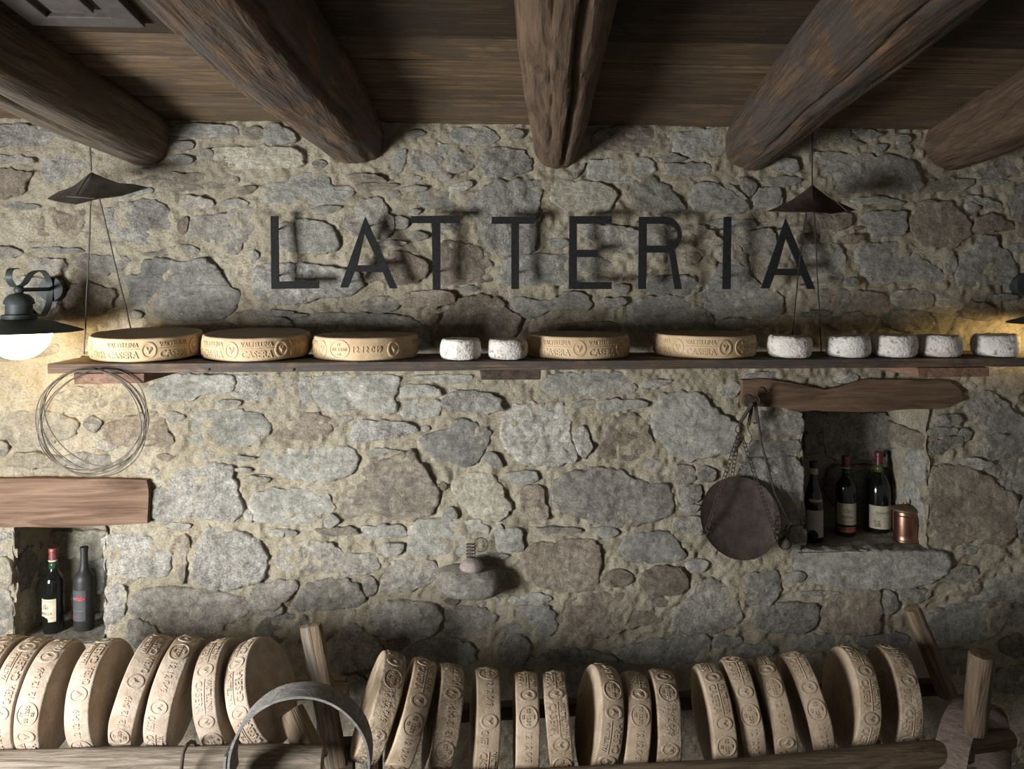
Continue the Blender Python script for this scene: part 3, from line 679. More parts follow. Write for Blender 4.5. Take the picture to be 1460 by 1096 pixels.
stones(700,796,Z4,[
('r',[(600,100),(640,60),(720,70),(735,110),(680,140),(620,135)]),
('r',[(785,120),(810,60),(880,40),(980,50),(1020,100),(1000,170),(900,188),(810,180)]),('r',[(835,220),(900,195),(980,200),(960,240),(880,250)]),
('g',[(950,320),(1000,230),(1050,150),(1120,110),(1200,130),(1260,180),(1300,250),(1290,330),(1200,370),(1080,390),(960,380)]),
('r',[(380,300),(410,220),(500,195),(600,180),(720,205),(800,250),(880,300),(870,330),(750,350),(650,390),(560,405),(440,380),(390,350)]),
('d',[(60,330),(100,270),(200,250),(300,250),(335,310),(325,380),(220,400),(100,390)]),('b',[(165,200),(220,180),(300,190),(315,215),(240,228),(170,220)]),
('d',[(655,490),(720,450),(860,420),(1000,405),(1110,400),(1135,460),(1120,520),(1000,545),(850,540),(720,530)]),
('d',[(230,500),(330,470),(480,480),(620,500),(640,560),(560,620),(500,720),(380,700),(300,600),(190,570)]),
('g',[(1310,140),(1360,80),(1480,70),(1500,150),(1480,220),(1400,240),(1320,220)]),('b',[(1010,30),(1060,5),(1130,20),(1100,60),(1040,65)]),
('d',[(1150,440),(1200,405),(1300,410),(1290,455),(1190,470)]),('d',[(1275,495),(1350,450),(1450,455),(1440,505),(1330,525)])])
stones(1060,796,Z4,[
('b',[(205,90),(260,65),(320,80),(300,110),(230,115)]),
('r',[(400,290),(440,220),(520,165),(640,155),(705,170),(710,290),(690,380),(580,385),(460,390),(410,350)]),
('g',[(50,300),(100,250),(250,235),(370,240),(380,320),(330,375),(150,380),(70,350)]),
('d',[(280,440),(340,405),(480,398),(560,410),(550,460),(420,480),(300,470)]),('d',[(590,430),(680,395),(830,390),(870,430),(830,470),(640,470)]),
('d',[(960,330),(1010,270),(1150,240),(1290,235),(1335,300),(1320,380),(1200,430),(1060,430),(980,400)]),
('g',[(1040,90),(1080,45),(1190,40),(1220,80),(1180,125),(1080,125)]),
('g',[(1245,170),(1290,110),(1520,60),(1520,210),(1360,220),(1260,205)]),
('r',[(1330,450),(1400,400),(1520,380),(1520,500),(1380,500)]),('g',[(720,200),(760,170),(800,210),(790,270),(730,280)]),
('g',[(810,180),(860,150),(950,160),(960,210),(880,230)]),('r',[(1155,160),(1190,135),(1230,145),(1210,180),(1165,182)]),
('g',[(300,175),(380,165),(495,172),(450,190),(330,192)]),('g',[(1350,270),(1520,250),(1520,320),(1380,330)]),
('g',[(1300,600),(1380,560),(1520,570),(1520,680),(1380,700),(1310,660)]),('g',[(1000,500),(1100,470),(1180,520),(1140,600),(1020,580)])])
# stones at the back of the right niche, seen through its opening
stones(1060,500,Z4,[
('g',[(420,330),(540,322),(660,330),(760,340),(770,430),(745,520),(640,560),(500,565),(430,520),(415,420)]),
('d',[(318,325),(400,322),(410,370),(395,412),(322,415)]),('d',[(320,440),(400,435),(405,520),(340,540),(318,500)]),
('g',[(440,620),(560,600),(700,600),(760,660),(740,760),(600,800),(460,790)])],y0=.305)
stones(0,740,6.09,[('o',[(430,120),(560,100),(800,110),(900,150),(900,320),(760,340),(560,320),(440,240)]),('d',[(760,380),(830,350),(900,380),(900,620),(800,640),(750,560)])],y0=.29)
tfr = lambda v: Vector((NR[1] + v[1] + .004, v[0], v[2]))       # on the right-hand cheek of the right niche
for k, q in (('b', [(.03, .02), (.17, .01), (.21, .10), (.19, .20), (.12, .24), (.04, .20)]), ('g', [(.22, .04), (.33, .02), (.34, .16), (.25, .20)]),
             ('b', [(.02, .27), (.13, .26), (.16, .31), (.12, .37), (.03, .37)]), ('g', [(.18, .25), (.33, .23), (.34, .34), (.20, .35)]), ('r', [(.03, .40), (.20, .39), (.33, .40), (.32, .47), (.10, .47), (.02, .46)])):
    stone([(a, NR[2] + b) for a, b in q], k, tf=tfr)
tfl = lambda v: Vector((NL[0] - v[1] - .004, v[0], v[2]))       # on the left-hand cheek of the left niche
for k, q in (('o', [(.03, .02), (.14, .01), (.16, .12), (.10, .17), (.02, .15)]), ('o', [(.17, .03), (.27, .02), (.28, .15), (.19, .17)]), ('d', [(.02, .19), (.12, .18), (.24, .20), (.25, .30), (.12, .33), (.03, .31)])):
    stone([(a, NL[2] + b) for a, b in q], k, tf=tfl)
# more of the wall beyond the picture's edges
for gx in range(9):
    for gz in range(11):
        px=-330+gx*62 if gx<5 else 1500+(gx-5)*62; py=190+gz*82+random.uniform(-12,12)
        if (gx==4 and True) or (px<-10 and py>740 and px>-40): continue
        n=random.randint(7,9); a=random.uniform(22,31); b=random.uniform(20,36)
        px+=(31 if gz%2 else 0)+random.uniform(-6,6)
        if -75<px<1495: continue
        stone([(px+a*math.cos(2*math.pi*k/n)*random.uniform(.8,1.1),py+b*math.sin(2*math.pi*k/n)*random.uniform(.8,1.1)) for k in range(n)],random.choice('ggbdrwo'))


# a rounded corbel stone that sticks out of the wall, carrying the spring
c0 = P(672, 822, 0)
vs = []; fs = []; nu, nv = 26, 12
for j in range(nv + 1):
    a = math.pi * j / nv - math.pi / 2
    for i in range(nu):
        b = 2 * math.pi * i / nu
        ca = math.copysign(abs(math.cos(a)) ** .7, math.cos(a))
        p = Vector((.142 * ca * math.cos(b), .12 * ca * math.sin(b) , .062 * math.copysign(abs(math.sin(a)) ** .75, math.sin(a))))
        p *= 1 + .06 * noise.fractal(p * 14, 1, 2, 3)
        vs.append(p + c0 + Vector((0, -.015, -.004)))
for j in range(nv):
    for i in range(nu): fs.append((j * nu + i, j * nu + (i + 1) % nu, (j + 1) * nu + (i + 1) % nu, (j + 1) * nu + i))
MB().add(vs, fs).build('stone', 'stone_grey', WB, origin=c0, smooth=True)

# ------------------------------------------------------------ outline slabs (lintels)
def slab(pts, ya, yb, amp=.004, n_in=4, sub_=5):
    w = [P(x, y, ya) for x, y in pts]; w = [Vector((p.x, p.z)) for p in w]; n = len(w); out = []
    for i in range(n):
        for k in range(sub_): out.append(w[i].lerp(w[(i + 1) % n], k / sub_))
    c = sum(w, Vector((0, 0))) / n; vs = []; fs = []; m = len(out)
    rings = [(1, yb), (1, ya + .006), (.99, ya)] + [(s, ya) for s in (.9, .75, .5, .25)]
    for k, (s, y) in enumerate(rings):
        for q in out:
            p = c + (q - c) * s; e = noise.fractal(Vector((p.x * 5, p.y * 26, k * .0)), 1, 2, 3) * amp
            vs.append((p.x, y + (e if k > 0 else 0), p.y + (e if k < 3 else 0)))
    for k in range(len(rings) - 1):
        for i in range(m): fs.append((k * m + i, k * m + (i + 1) % m, (k + 1) * m + (i + 1) % m, (k + 1) * m + i))
    vs.append((c.x, ya, c.y)); L = (len(rings) - 1) * m
    for i in range(m): fs.append((L + i, L + (i + 1) % m, len(vs) - 1))
    fs.append(tuple(range(m)))
    return MB().add(vs, fs), Vector((c.x, ya, c.y))
mb, o = slab([(-40, 683), (60, 681), (130, 682), (210, 684), (213, 700), (211, 746), (180, 749), (90, 752), (-40, 752)], -.03, .28)
tag(mb.build('lintel_beam', 'wood_lintel', origin=o, autos=50), 'reddish brown wooden lintel over the left wine niche', 'beam')
mb, o = slab([(1058, 543), (1085, 540), (1115, 543), (1145, 551), (1175, 556), (1195, 550), (1230, 542), (1300, 540), (1355, 543),
              (1372, 556), (1374, 570), (1345, 582), (1290, 584), (1230, 587), (1180, 588), (1140, 585), (1110, 580), (1058, 579)], -.025, .33, .008)
tag(mb.build('lintel_beam', 'wood_lintel_dark', origin=o, autos=50), 'dark curved wooden lintel over the right bottle niche', 'beam')

# ------------------------------------------------------------ ceiling: planks and beams
ceil = empty('ceiling', (0, 0, ZC)); ceil['kind'] = 'structure'
ys = [.08, -.27, -.49, -.68, -.86, -1.24, -1.55, -1.95, -2.3, -2.75, -3.1, -3.6, -4.1, -4.6, -5.2]
rt = Matrix.Rotation(-math.atan(SL), 3, 'X')
for i in range(len(ys) - 1):
    a, b = ys[i], ys[i + 1]; nseg = 40; vs = []; fs = []; lo = random.uniform(-.010, .006)
    for k in range(nseg + 1):
        x = XL - .1 + (XR - XL + .2) * k / nseg
        w1 = .006 * noise.noise(Vector((x * 1.7, i * 3.1, 0))); w2 = .006 * noise.noise(Vector((x * 1.7, (i + 1) * 3.1, 0)))
        z1 = .003 * noise.noise(Vector((x * 2.1, i, 4)))
        y1, y2 = a + w1 - .007, b + w2 + .007
        za, zb = ceil_z(y1) + lo + z1, ceil_z(y2) + lo + z1
        vs += [(x, y1, za), (x, y1 - .006, za - .006), (x, y2 + .006, zb - .006), (x, y2, zb), (x, y2, zb + .04), (x, y1, za + .04)]
    for k in range(nseg):
        for j in range(6): fs.append((k * 6 + j, k * 6 + (j + 1) % 6, k * 6 + 6 + (j + 1) % 6, k * 6 + 6 + j))
    MB().add(vs, fs).build('plank', 'wood_plank', ceil, origin=(0, (a + b) / 2, ceil_z((a + b) / 2)), autos=40)
cv = MB().box((.2, -2.5, ceil_z(-2.5) + .075), (6.2, 5.6, .05), rt).build('plank_backing', 'wood_dark', ceil, origin=(0, 0, ZC))

def log(name, pts, radii, mat, parent=None, seg=20, amp=.06, flat=None, cracks=(), seed=0, steps=None, freq=5.0, endmat=None, endr=.93):
    """a rough log along a line of points; local X runs along it so that the grain follows"""
    pts = [Vector(p) for p in pts]; a, b = pts[0], pts[-1]
    X = (b - a).normalized(); up = Vector((0, 0, 1)) if abs(X.z) < .8 else Vector((0, -1, 0))
    Y = up.cross(X).normalized(); Zv = X.cross(Y); R = Matrix((X, Y, Zv)).transposed(); Ri = R.transposed()
    loc = [Ri @ (p - a) for p in pts]; L = loc[-1].x
    steps = steps or max(8, int(L / .04)); vs = []; fs = []
    for i in range(steps + 1):
        x = L * i / steps
        for k in range(len(loc) - 1):
            if loc[k].x - 1e-6 <= x <= loc[k + 1].x + 1e-6: break
        t = (x - loc[k].x) / max(1e-6, loc[k + 1].x - loc[k].x)
        c = loc[k].lerp(loc[k + 1], t); r = radii[k] * (1 - t) + radii[k + 1] * t
        if i in (0, steps): r *= endr
        for s in range(seg):
            q = 2 * math.pi * s / seg; cq, sq = math.cos(q), math.sin(q); rr = r
            if flat:
                p4 = flat; rr = r / (abs(cq) ** p4 + abs(sq) ** p4) ** (1 / p4)
            rr *= 1 + amp * noise.fractal(Vector((x * freq * .45, cq * 1.3 + seed, sq * 1.3)), 1, 2, 4)
            for (qa, wd, dp, x0, x1) in cracks:
                qq = qa + .10 * noise.noise(Vector((x * 3, seed, 7))); d = abs((q - qq + math.pi) % (2 * math.pi) - math.pi)
                if x0 <= x <= x1 and d < wd: rr *= 1 - dp * (1 - d / wd) * min(1, (x - x0) / .08 + .2, (x1 - x) / .08 + .2)
            vs.append(Vector((x, c.y + rr * cq, c.z + rr * sq)))
    for i in range(steps):
        for s in range(seg): fs.append((i * seg + s, i * seg + (s + 1) % seg, (i + 1) * seg + (s + 1) % seg, (i + 1) * seg + s))
    n = len(vs); vs += [Vector((-.004 + loc[0].x, loc[0].y, loc[0].z)), Vector((L + .004, loc[-1].y, loc[-1].z))]
    for s in range(seg):
        fs.append((s, n, (s + 1) % seg)); fs.append((steps * seg + s, steps * seg + (s + 1) % seg, n + 1))
    me = bpy.data.meshes.new(name); me.from_pydata([tuple(v) for v in vs], [], fs); me.update()
    bm = bmesh.new(); bm.from_mesh(me); bmesh.ops.recalc_face_normals(bm, faces=bm.faces); bm.to_mesh(me); bm.free()
    me.shade_smooth(); me.set_sharp_from_angle(angle=rad(55)); me.materials.append(M[mat])
    if endmat:
        me.materials.append(M[endmat])
        for p in me.polygons:
            if all(v in range(steps * seg, n + 2) and v != n for v in p.vertices) and len(p.vertices) == 3: p.material_index = 1
    o = bpy.data.objects.new(name, me); C.objects.link(o)
    mw = Matrix.Translation(a) @ R.to_4x4()
    o.matrix_local = (Matrix.Translation(-WORLD[parent.name]) @ mw) if parent is not None else mw
    if parent is not None: o.parent = parent
    WORLD[o.name] = a
    return o
bd = Vector((.0954, .996, -.0957))
beams = [(205, 197, .118, 'wood_beam_grey', 'weathered grey-brown ceiling beam above the lit left lamp', [(4.6, .12, .10, 0, 4), (5.4, .1, .08, .5, 4)]),
         (508, 196, .128, 'wood_beam_stained', 'thick crooked dark ceiling beam left of the first sign letters', [(3.9, .12, .14, .2, 4), (5.2, .1, .1, .1, 3.7)]),
         (793, 206, .104, 'wood_beam', 'ceiling beam with a long dark split, above the middle of the sign', [(4.42, .13, .30, 1.0, 4.3), (5.0, .06, .08, .9, 4)]),
         (1070, 204, .120, 'wood_beam_stained', 'rust-stained reddish ceiling beam above the last sign letters', [(5.0, .1, .10, .2, 4), (4.2, .08, .1, 0, 3.3)]),
         (1357, 206, .122, 'wood_beam', 'rightmost ceiling beam with swirling wood grain', [(4.4, .08, .08, .2, 4)])]
for i, (px, py, r, mat, lab, cr) in enumerate(beams):
    e = P(px, py, .0); a = e - bd * 4.3; b = e + bd * .06
    mid = a.lerp(b, .72) + Vector((random.uniform(-.02, .02), 0, 0))
    pts = [a, a.lerp(b, .4), mid, a.lerp(b, .9), b]
    rr = [r * 1.22, r * 1.2, r * 1.12, r * .98, r * .86]
    if i == 1: rr = [r * 1.3, r * 1.3, r * 1.22, r * 1.0, r * .82]
    ob = log('ceiling_beam', pts, rr, mat, None, 96, .11, 2.6, cr, i * 5.3, 110, 2.2)
    tag(ob, lab, 'beam', 'ceiling beams')

# framed hatch under the planks, upper left corner
hz = lambda px, py: None
def cpt(px, py, drop=.02):
    # where this ray meets the plane just under the sloping ceiling
    d = RT * ((px - PPX) / F) + FW + Vector((0, 0, -(py - PPY) / F))
    t = (ZC - drop - SL * CAM.y - CAM.z) / (d.z + SL * d.y); return CAM + d * t
A_, B_ = cpt(48, 31), cpt(196, 33)
hx0, hx1, hy1 = A_.x - .0, B_.x + .02, A_.y; hy0 = hy1 - .55
ht = empty('ceiling_hatch', ((hx0 + hx1) / 2, hy1, ceil_z(hy1)), 'small framed wooden hatch on the ceiling, top left corner', 'hatch')
def hb(name, x0, x1, y0, y1, z, th):
    c = Vector(((x0 + x1) / 2, (y0 + y1) / 2, ceil_z((y0 + y1) / 2) - z))
    MB().box(c, (x1 - x0, y1 - y0, th), rt).build(name, 'hatch_paint', ht, origin=c, bevel=.003)
hb('frame_rail', hx0, hx1, hy1 - .06, hy1, .015, .034); hb('frame_rail', hx0, hx1, hy0, hy0 + .06, .015, .034)
hb('frame_stile', hx0, hx0 + .065, hy0 + .055, hy1 - .055, .016, .034); hb('frame_stile', hx1 - .065, hx1, hy0 + .055, hy1 - .055, .016, .034)
hb('panel', hx0 + .06, hx1 - .06, hy0 + .05, hy1 - .05, .007, .02)
hb('panel_moulding', hx0 + .095, hx1 - .095, hy0 + .09, hy1 - .09, .024, .02)

# left wall with its window (outside the frame; the daylight comes through it)
wy0, wy1, wz0, wz1 = WIN[1] - .5, WIN[1] + .5, WIN[2] - .54, WIN[2] + .54
m = MB()
m.box((XL - .1, (-5.2 + wy0) / 2, 1.6), (.2, wy0 + 5.2, 3.4)); m.box((XL - .1, (wy1 + .05) / 2, 1.6), (.2, .05 - wy1, 3.4))
m.box((XL - .1, (wy0 + wy1) / 2, wz0 / 2 - .03), (.2, wy1 - wy0, wz0 + .06)); m.box((XL - .1, (wy0 + wy1) / 2, (wz1 + 3.3) / 2), (.2, wy1 - wy0, 3.3 - wz1))
wl = m.build('wall_left', 'plaster'); wl['kind'] = 'structure'
w1 = empty('window_1', (XL - .03, WIN[1], wz0)); w1['kind'] = 'structure'
for nm, c, d in (('window_frame', (XL - .03, wy0 + .02, WIN[2]), (.05, .04, 1.08)), ('window_frame', (XL - .03, wy1 - .02, WIN[2]), (.05, .04, 1.08)),
                 ('window_frame', (XL - .03, WIN[1], wz0 + .02), (.05, 1.0, .04)), ('window_frame', (XL - .03, WIN[1], wz1 - .02), (.05, 1.0, .04))):
    MB().box(c, d).build(nm, 'frame_paint', w1, origin=c)

# ------------------------------------------------------------ sign letters
def curve_mesh(loops, depth):
    cu = bpy.data.curves.new('c', 'CURVE'); cu.dimensions = '2D'; cu.fill_mode = 'BOTH'; cu.extrude = depth / 2
    for lp in loops:
        s = cu.splines.new('POLY'); s.points.add(len(lp) - 1); s.use_cyclic_u = True
        for p, (x, y) in zip(s.points, lp): p.co = (x, y, 0, 1)
    ob = bpy.data.objects.new('c', cu); me = bpy.data.meshes.new_from_object(ob)
    v = [tuple(q.co) for q in me.vertices]; f = [tuple(p.vertices) for p in me.polygons]
    bpy.data.objects.remove(ob); bpy.data.curves.remove(cu); bpy.data.meshes.remove(me)
    return v, f
def arc(cx, cy, rx, ry, a0, a1, n=14): return [(cx + rx * math.cos(rad(a0 + (a1 - a0) * i / n)), cy + ry * math.sin(rad(a0 + (a1 - a0) * i / n))) for i in range(n + 1)]
LY = -.09
LET = [
 ('L', 'first letter of the sign, a black iron L', [[(386, 308), (397, 308), (398, 401), (455, 400), (455, 411), (387, 412)]], [(391, 325), (391, 393), (430, 406)]),
 ('A', 'black iron letter A right after the L of the wall sign', [[(521, 308), (567, 411), (555.5, 411), (546, 388), (506, 387), (496.5, 410), (485, 410)], [(520, 333), (541, 378), (510, 378)]], [(521, 322), (528, 383), (490, 404)]),
 ('T', 'black iron letter T following the first A of the sign', [[(586, 308), (656, 307), (656, 318), (628, 318), (628, 412), (617, 412), (615.5, 318), (586, 318)]], [(622, 313), (622, 388), (645, 313)]),
 ('T', 'second black iron T of the sign, just before the E', [[(701, 309), (762, 309), (762, 319), (740, 319), (740, 412), (729, 412), (729, 319), (701, 319)]], [(734, 314), (734, 390), (755, 314)]),
 ('E', 'black iron letter E in the middle of the wall sign', [[(812, 308), (872, 308), (872, 319), (822.5, 319), (822.5, 356), (852, 356), (852, 366.5), (822.5, 366.5), (822.5, 402), (872, 402), (872, 412), (811, 412)]], [(817, 313), (845, 361), (817, 404)]),
 ('R', 'black iron letter R of the wall sign', [[(911, 309), (948, 309)] + arc(948, 334.5, 24, 25.5, -90, 55)[1:] + [(972, 412), (962, 412), (954, 360), (922, 360), (921, 412), (910, 412)],
        [(922, 319), (946, 319)] + arc(946, 334.5, 20, 15.5, -90, 90)[1:] + [(922, 350)]], [(916, 314), (916, 395), (960, 330)]),
 ('I', 'plain black iron bar forming the letter I of the sign', [[(1032, 309), (1042.5, 309), (1041.5, 412), (1030, 412)]], [(1037, 325), (1037, 396)]),
 ('A', 'last black iron A of the sign, behind the hanging wires', [[(1120, 311), (1162, 412), (1151, 412), (1143, 393), (1104, 392), (1096.5, 411), (1085, 411)], [(1120, 339), (1139, 383), (1108, 383)]], [(1120, 325), (1125, 388), (1156, 406)])]
for ch, lab, loops, pins in LET:
    lp = [[(P(x, y, LY).x, P(x, y, LY).z) for x, y in l] for l in loops]
    v, f = curve_mesh(lp, .008); x0 = sum(p[0] for p in lp[0]) / len(lp[0]); z0 = min(p[1] for p in lp[0])
    e = empty('sign_letter', (x0, LY, z0), lab, 'letter', 'letters of the wall sign')
    MB().add([(a, LY - c, b) for a, b, c in v], f).build('letter_plate', 'letter_iron', e, origin=(x0, LY, z0))
    for (x, y) in pins:
        p = P(x, y, LY); MB().tube([p + Vector((0, .003, 0)), Vector((p.x, .03, p.z))], .004, 6).build('pin', 'iron_rust', e, origin=p)

# ------------------------------------------------------------ hanging shelf
SZ = 1.722; SY0, SY1 = -.412, -.11
xa = P(68, 520, SY0).x; xb = 2.55
sh = empty('hanging_shelf', ((xa + xb) / 2, (SY0 + SY1) / 2, SZ - .03), 'long dark wooden shelf board hung on wires, carrying the row of cheeses', 'shelf')
vs = []; fs = []; n = 90
for i in range(n + 1):
    x = xa + (xb - xa) * i / n; w = lambda s: .003 * noise.fractal(Vector((x * 3, s, 0)), 1, 2, 3)
    vs += [(x, SY0 + w(1), SZ - .002), (x, SY0 + .003 + w(1), SZ), (x, SY1 + w(3), SZ), (x, SY1 + w(3), SZ - .032 + w(9)), (x, SY0 + w(5), SZ - .032 + w(9))]
for i in range(n):
    for j in range(5): fs.append((i * 5 + j, i * 5 + (j + 1) % 5, i * 5 + 5 + (j + 1) % 5, i * 5 + 5 + j))
fs += [(4, 3, 2, 1, 0), tuple(n * 5 + j for j in range(5))]
MB().add(vs, fs).build('board', 'wood_shelf', sh, origin=WORLD[sh.name], autos=40)
for (p0, p1, mat, y0, y1) in ((105, 205, 'wood_block', -.405, -.02), (686, 771, 'wood_block_dark', -.39, -.02), (1308, 1411, 'wood_block', -.405, -.02)):
    a, b = P(p0, 540, y0), P(p1, 540, y0); c = Vector(((a.x + b.x) / 2, (y0 + y1) / 2, SZ - .033 - .018))
    MB().box(c, (b.x - a.x, y1 - y0, .036), None, .002).build('support_block', mat, sh, origin=c, bevel=.003)
for px in (137, 297, 418):
    p = P(px, 527, SY0 - .001); MB().lathe([(.0, -.003), (.004, -.002), (.005, .002), (0, .003)], p, 8, rot=Matrix.Rotation(rad(90), 3, 'X')).build('nail', 'wire_dark', sh, origin=p)

# ------------------------------------------------------------ cheeses
CR, CH = .19, .080
def text_mesh(s, size, width, height, ext):
    cu = bpy.data.curves.new('t', 'FONT'); cu.body = s; cu.size = size; cu.extrude = ext; cu.resolution_u = 2; cu.align_x = 'LEFT'; cu.offset = size * .012
    ob = bpy.data.objects.new('t', cu); me = bpy.data.meshes.new_from_object(ob)
    v = np.array([tuple(q.co) for q in me.vertices]); f = [tuple(p.vertices) for p in me.polygons]
    bpy.data.objects.remove(ob); bpy.data.curves.remove(cu); bpy.data.meshes.remove(me)
    v[:, 0] -= v[:, 0].min(); v[:, 1] -= v[:, 1].min()
    if width: v[:, 0] *= width / v[:, 0].max()
    if height: v[:, 1] *= height / v[:, 1].max()
    return v, f
def rim_r(z): return CR - .0035 * min(1, abs(z) / (CH / 2)) ** 2
def bend(u, v, w): r = rim_r(v) + w; a = u / CR; return (r * math.sin(a), -r * math.cos(a), v)
EXT = .0021
def put_text(m, s, u0, v0, wd, ht):
    v, f = text_mesh(s, .03, wd, ht, EXT)
    m.add([bend(u0 + p[0], v0 + p[1], p[2]) for p in v], f)
def ring(m, u, v, rx, ry, t, w=EXT, n=28):
    vs = []; fs = []
    for i in range(n):
        a = 2 * math.pi * i / n
        for (k, ww) in ((1 + t / rx, -.001), (1 + t / rx * .7, w), (1 - t / rx * .3, w), (1 - t / rx * .6, -.001)):
            vs.append(bend(u + rx * k * math.cos(a), v + ry * k * math.sin(a), ww))
    for i in range(n):
        for j in range(3): fs.append((i * 4 + j, (i + 1) % n * 4 + j, (i + 1) % n * 4 + j + 1, i * 4 + j + 1))
    m.add(vs, fs)
def bar(m, u0, u1, v, t):
    n = 14; vs = []; fs = []
    for i in range(n + 1):
        u = u0 + (u1 - u0) * i / n; vs += [bend(u, v - t, -.001), bend(u, v - t * .6, EXT), bend(u, v + t * .6, EXT), bend(u, v + t, -.001)]
    for i in range(n):
        for j in range(3): fs.append((i * 4 + j, i * 4 + 4 + j, i * 4 + 5 + j, i * 4 + 1 + j))
    m.add(vs, fs)
circ = 2 * math.pi * CR; U = circ / 7
mt, me_, mo, md_ = MB(), MB(), MB(), MB()
for k in range(5):
    u = k * U - U / 2
    put_text(mt, 'VALTELLINA', u + .004, .0105, .106, .0155); bar(mt, u + .002, u + .114, .0045, .0016)
    put_text(mt, 'CASERA', u + .006, -.0275, .104, .0245)
    if k: continue
    ring(me_, u + .142, -.001, .0205, .024, .005)
    cm = [(-.014, .006), (-.009, .013), (0, .004), (.008, .013), (.014, .006), (.0, -.013)]
    vs = [bend(u + .142 + a * .85, -.001 + b, EXT * .8) for a, b in cm] + [bend(u + .142, -.003, EXT * 2.2)]
    me_.add(vs, [(i, (i + 1) % 6, 6) for i in range(6)])
u = 5 * U - U / 2
ring(mo, u + .05, 0, .036, .030, .0035)
put_text(md_, '03 1250', u + .022, -.006, .056, .012); put_text(md_, 'IT', u + .043, .012, .013, .008); put_text(md_, 'CE', u + .043, -.021, .014, .008)
put_text(md_, '12 12 049', u + .10, -.011, .098, .022)
put_text(mt, 'CASERA', u + .275, -.0275, .06, .0245)

def cheese_body(seed):
    prof = [(0, -CH / 2)]
    for r in (.02, .045, .07, .09, .11, .13, .15, .165): prof.append((r, -CH / 2))
    for k in range(6):
        a = rad(-90 + 90 * k / 5); prof.append((CR - .007 - .0035 + .007 * math.cos(a), -CH / 2 + .007 + .007 * math.sin(a)))
    for z in (-.018, -.006, .006, .018): prof.append((rim_r(z), z))
    for k in range(6):
        a = rad(90 * k / 5); prof.append((CR - .007 - .0035 + .007 * math.cos(a), CH / 2 - .007 + .007 * math.sin(a)))
    for r in (.165, .15, .13, .11, .09, .07, .045, .02): prof.append((r, CH / 2))
    prof.append((0, CH / 2))
    m = MB().lathe(prof, seg=88)
    m.v = [tuple(Vector(v) * (1 + .004 * noise.fractal(Vector(v) * 9 + Vector((seed, 0, 0)), 1, 2, 3)) + Vector((0, 0, .0018 * noise.noise(Vector(v) * 14 + Vector((0, seed, 0)))))) for v in m.v]
    return m
ch_cache = {}
def data_of(key, mb, mat, smooth=30):
    k = (key, mat)
    if k not in ch_cache:
        o = mb.build(key, mat, autos=smooth); ch_cache[k] = o.data
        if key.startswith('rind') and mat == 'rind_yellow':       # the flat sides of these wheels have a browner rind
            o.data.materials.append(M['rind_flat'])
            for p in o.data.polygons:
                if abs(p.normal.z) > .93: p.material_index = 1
        bpy.data.objects.remove(o)
    return ch_cache[k]
bodies = [cheese_body(s * 4.7) for s in range(4)]
def cheese(loc, rot, scale, mat, spin, label, group, var=0):
    e = empty('aged_cheese', loc, label, 'cheese', group)
    e.rotation_mode = 'QUATERNION'; e.rotation_quaternion = (rot @ Matrix.Rotation(spin, 3, 'Z')).to_quaternion(); e.scale = (scale, scale, scale * (1.09 if scale < .9 else 1))
    EA = .142 - U / 2
    for nm, key, mb, sp_ in [('rind', 'rind%d' % var, bodies[var], 0), ('raised_lettering', 'lettering', mt, 0), ('date_lettering', 'date', md_, 0), ('oval_stamp', 'stamp', mo, 0)] + \
            [('emblem', 'emblem', me_, k * U / CR) for k in range(5)] + [('emblem', 'emblem', me_, (5 * U - U / 2 + .245 - EA) / CR)]:
        o = bpy.data.objects.new(nm, data_of(key, mb, mat, 40 if nm == 'rind' else 25)); C.objects.link(o); o.parent = e
        o.rotation_euler = (0, 0, sp_)
        if 'lettering' in nm: o['kind'] = 'stuff'
    return e
I3 = Matrix.Identity(3)
def face(k): return k * U / CR                               # turn so that this unit faces the viewer
sy = -.215; PT = {127: rad(3.2), 284: rad(2.6)}          # these two sit tipped forward on the warped board
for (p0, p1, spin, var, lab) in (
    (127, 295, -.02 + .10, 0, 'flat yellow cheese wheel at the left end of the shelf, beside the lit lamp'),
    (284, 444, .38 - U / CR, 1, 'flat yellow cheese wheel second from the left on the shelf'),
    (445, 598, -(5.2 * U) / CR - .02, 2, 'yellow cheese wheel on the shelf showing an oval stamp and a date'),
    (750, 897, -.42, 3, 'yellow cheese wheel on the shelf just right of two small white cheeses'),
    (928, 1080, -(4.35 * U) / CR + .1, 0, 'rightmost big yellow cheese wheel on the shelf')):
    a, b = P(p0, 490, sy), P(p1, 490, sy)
    cheese(((a.x + b.x) / 2 + {127: -.003, 284: .006}.get(p0, 0), sy, SZ + CH / 2 + .001 + CR * math.sin(PT.get(p0, 0))), Matrix.Rotation(PT.get(p0, 0), 3, 'X'), 1.0 if p0 != 928 else 1.0, 'rind_yellow', spin, lab, 'big cheese wheels on the shelf', var)

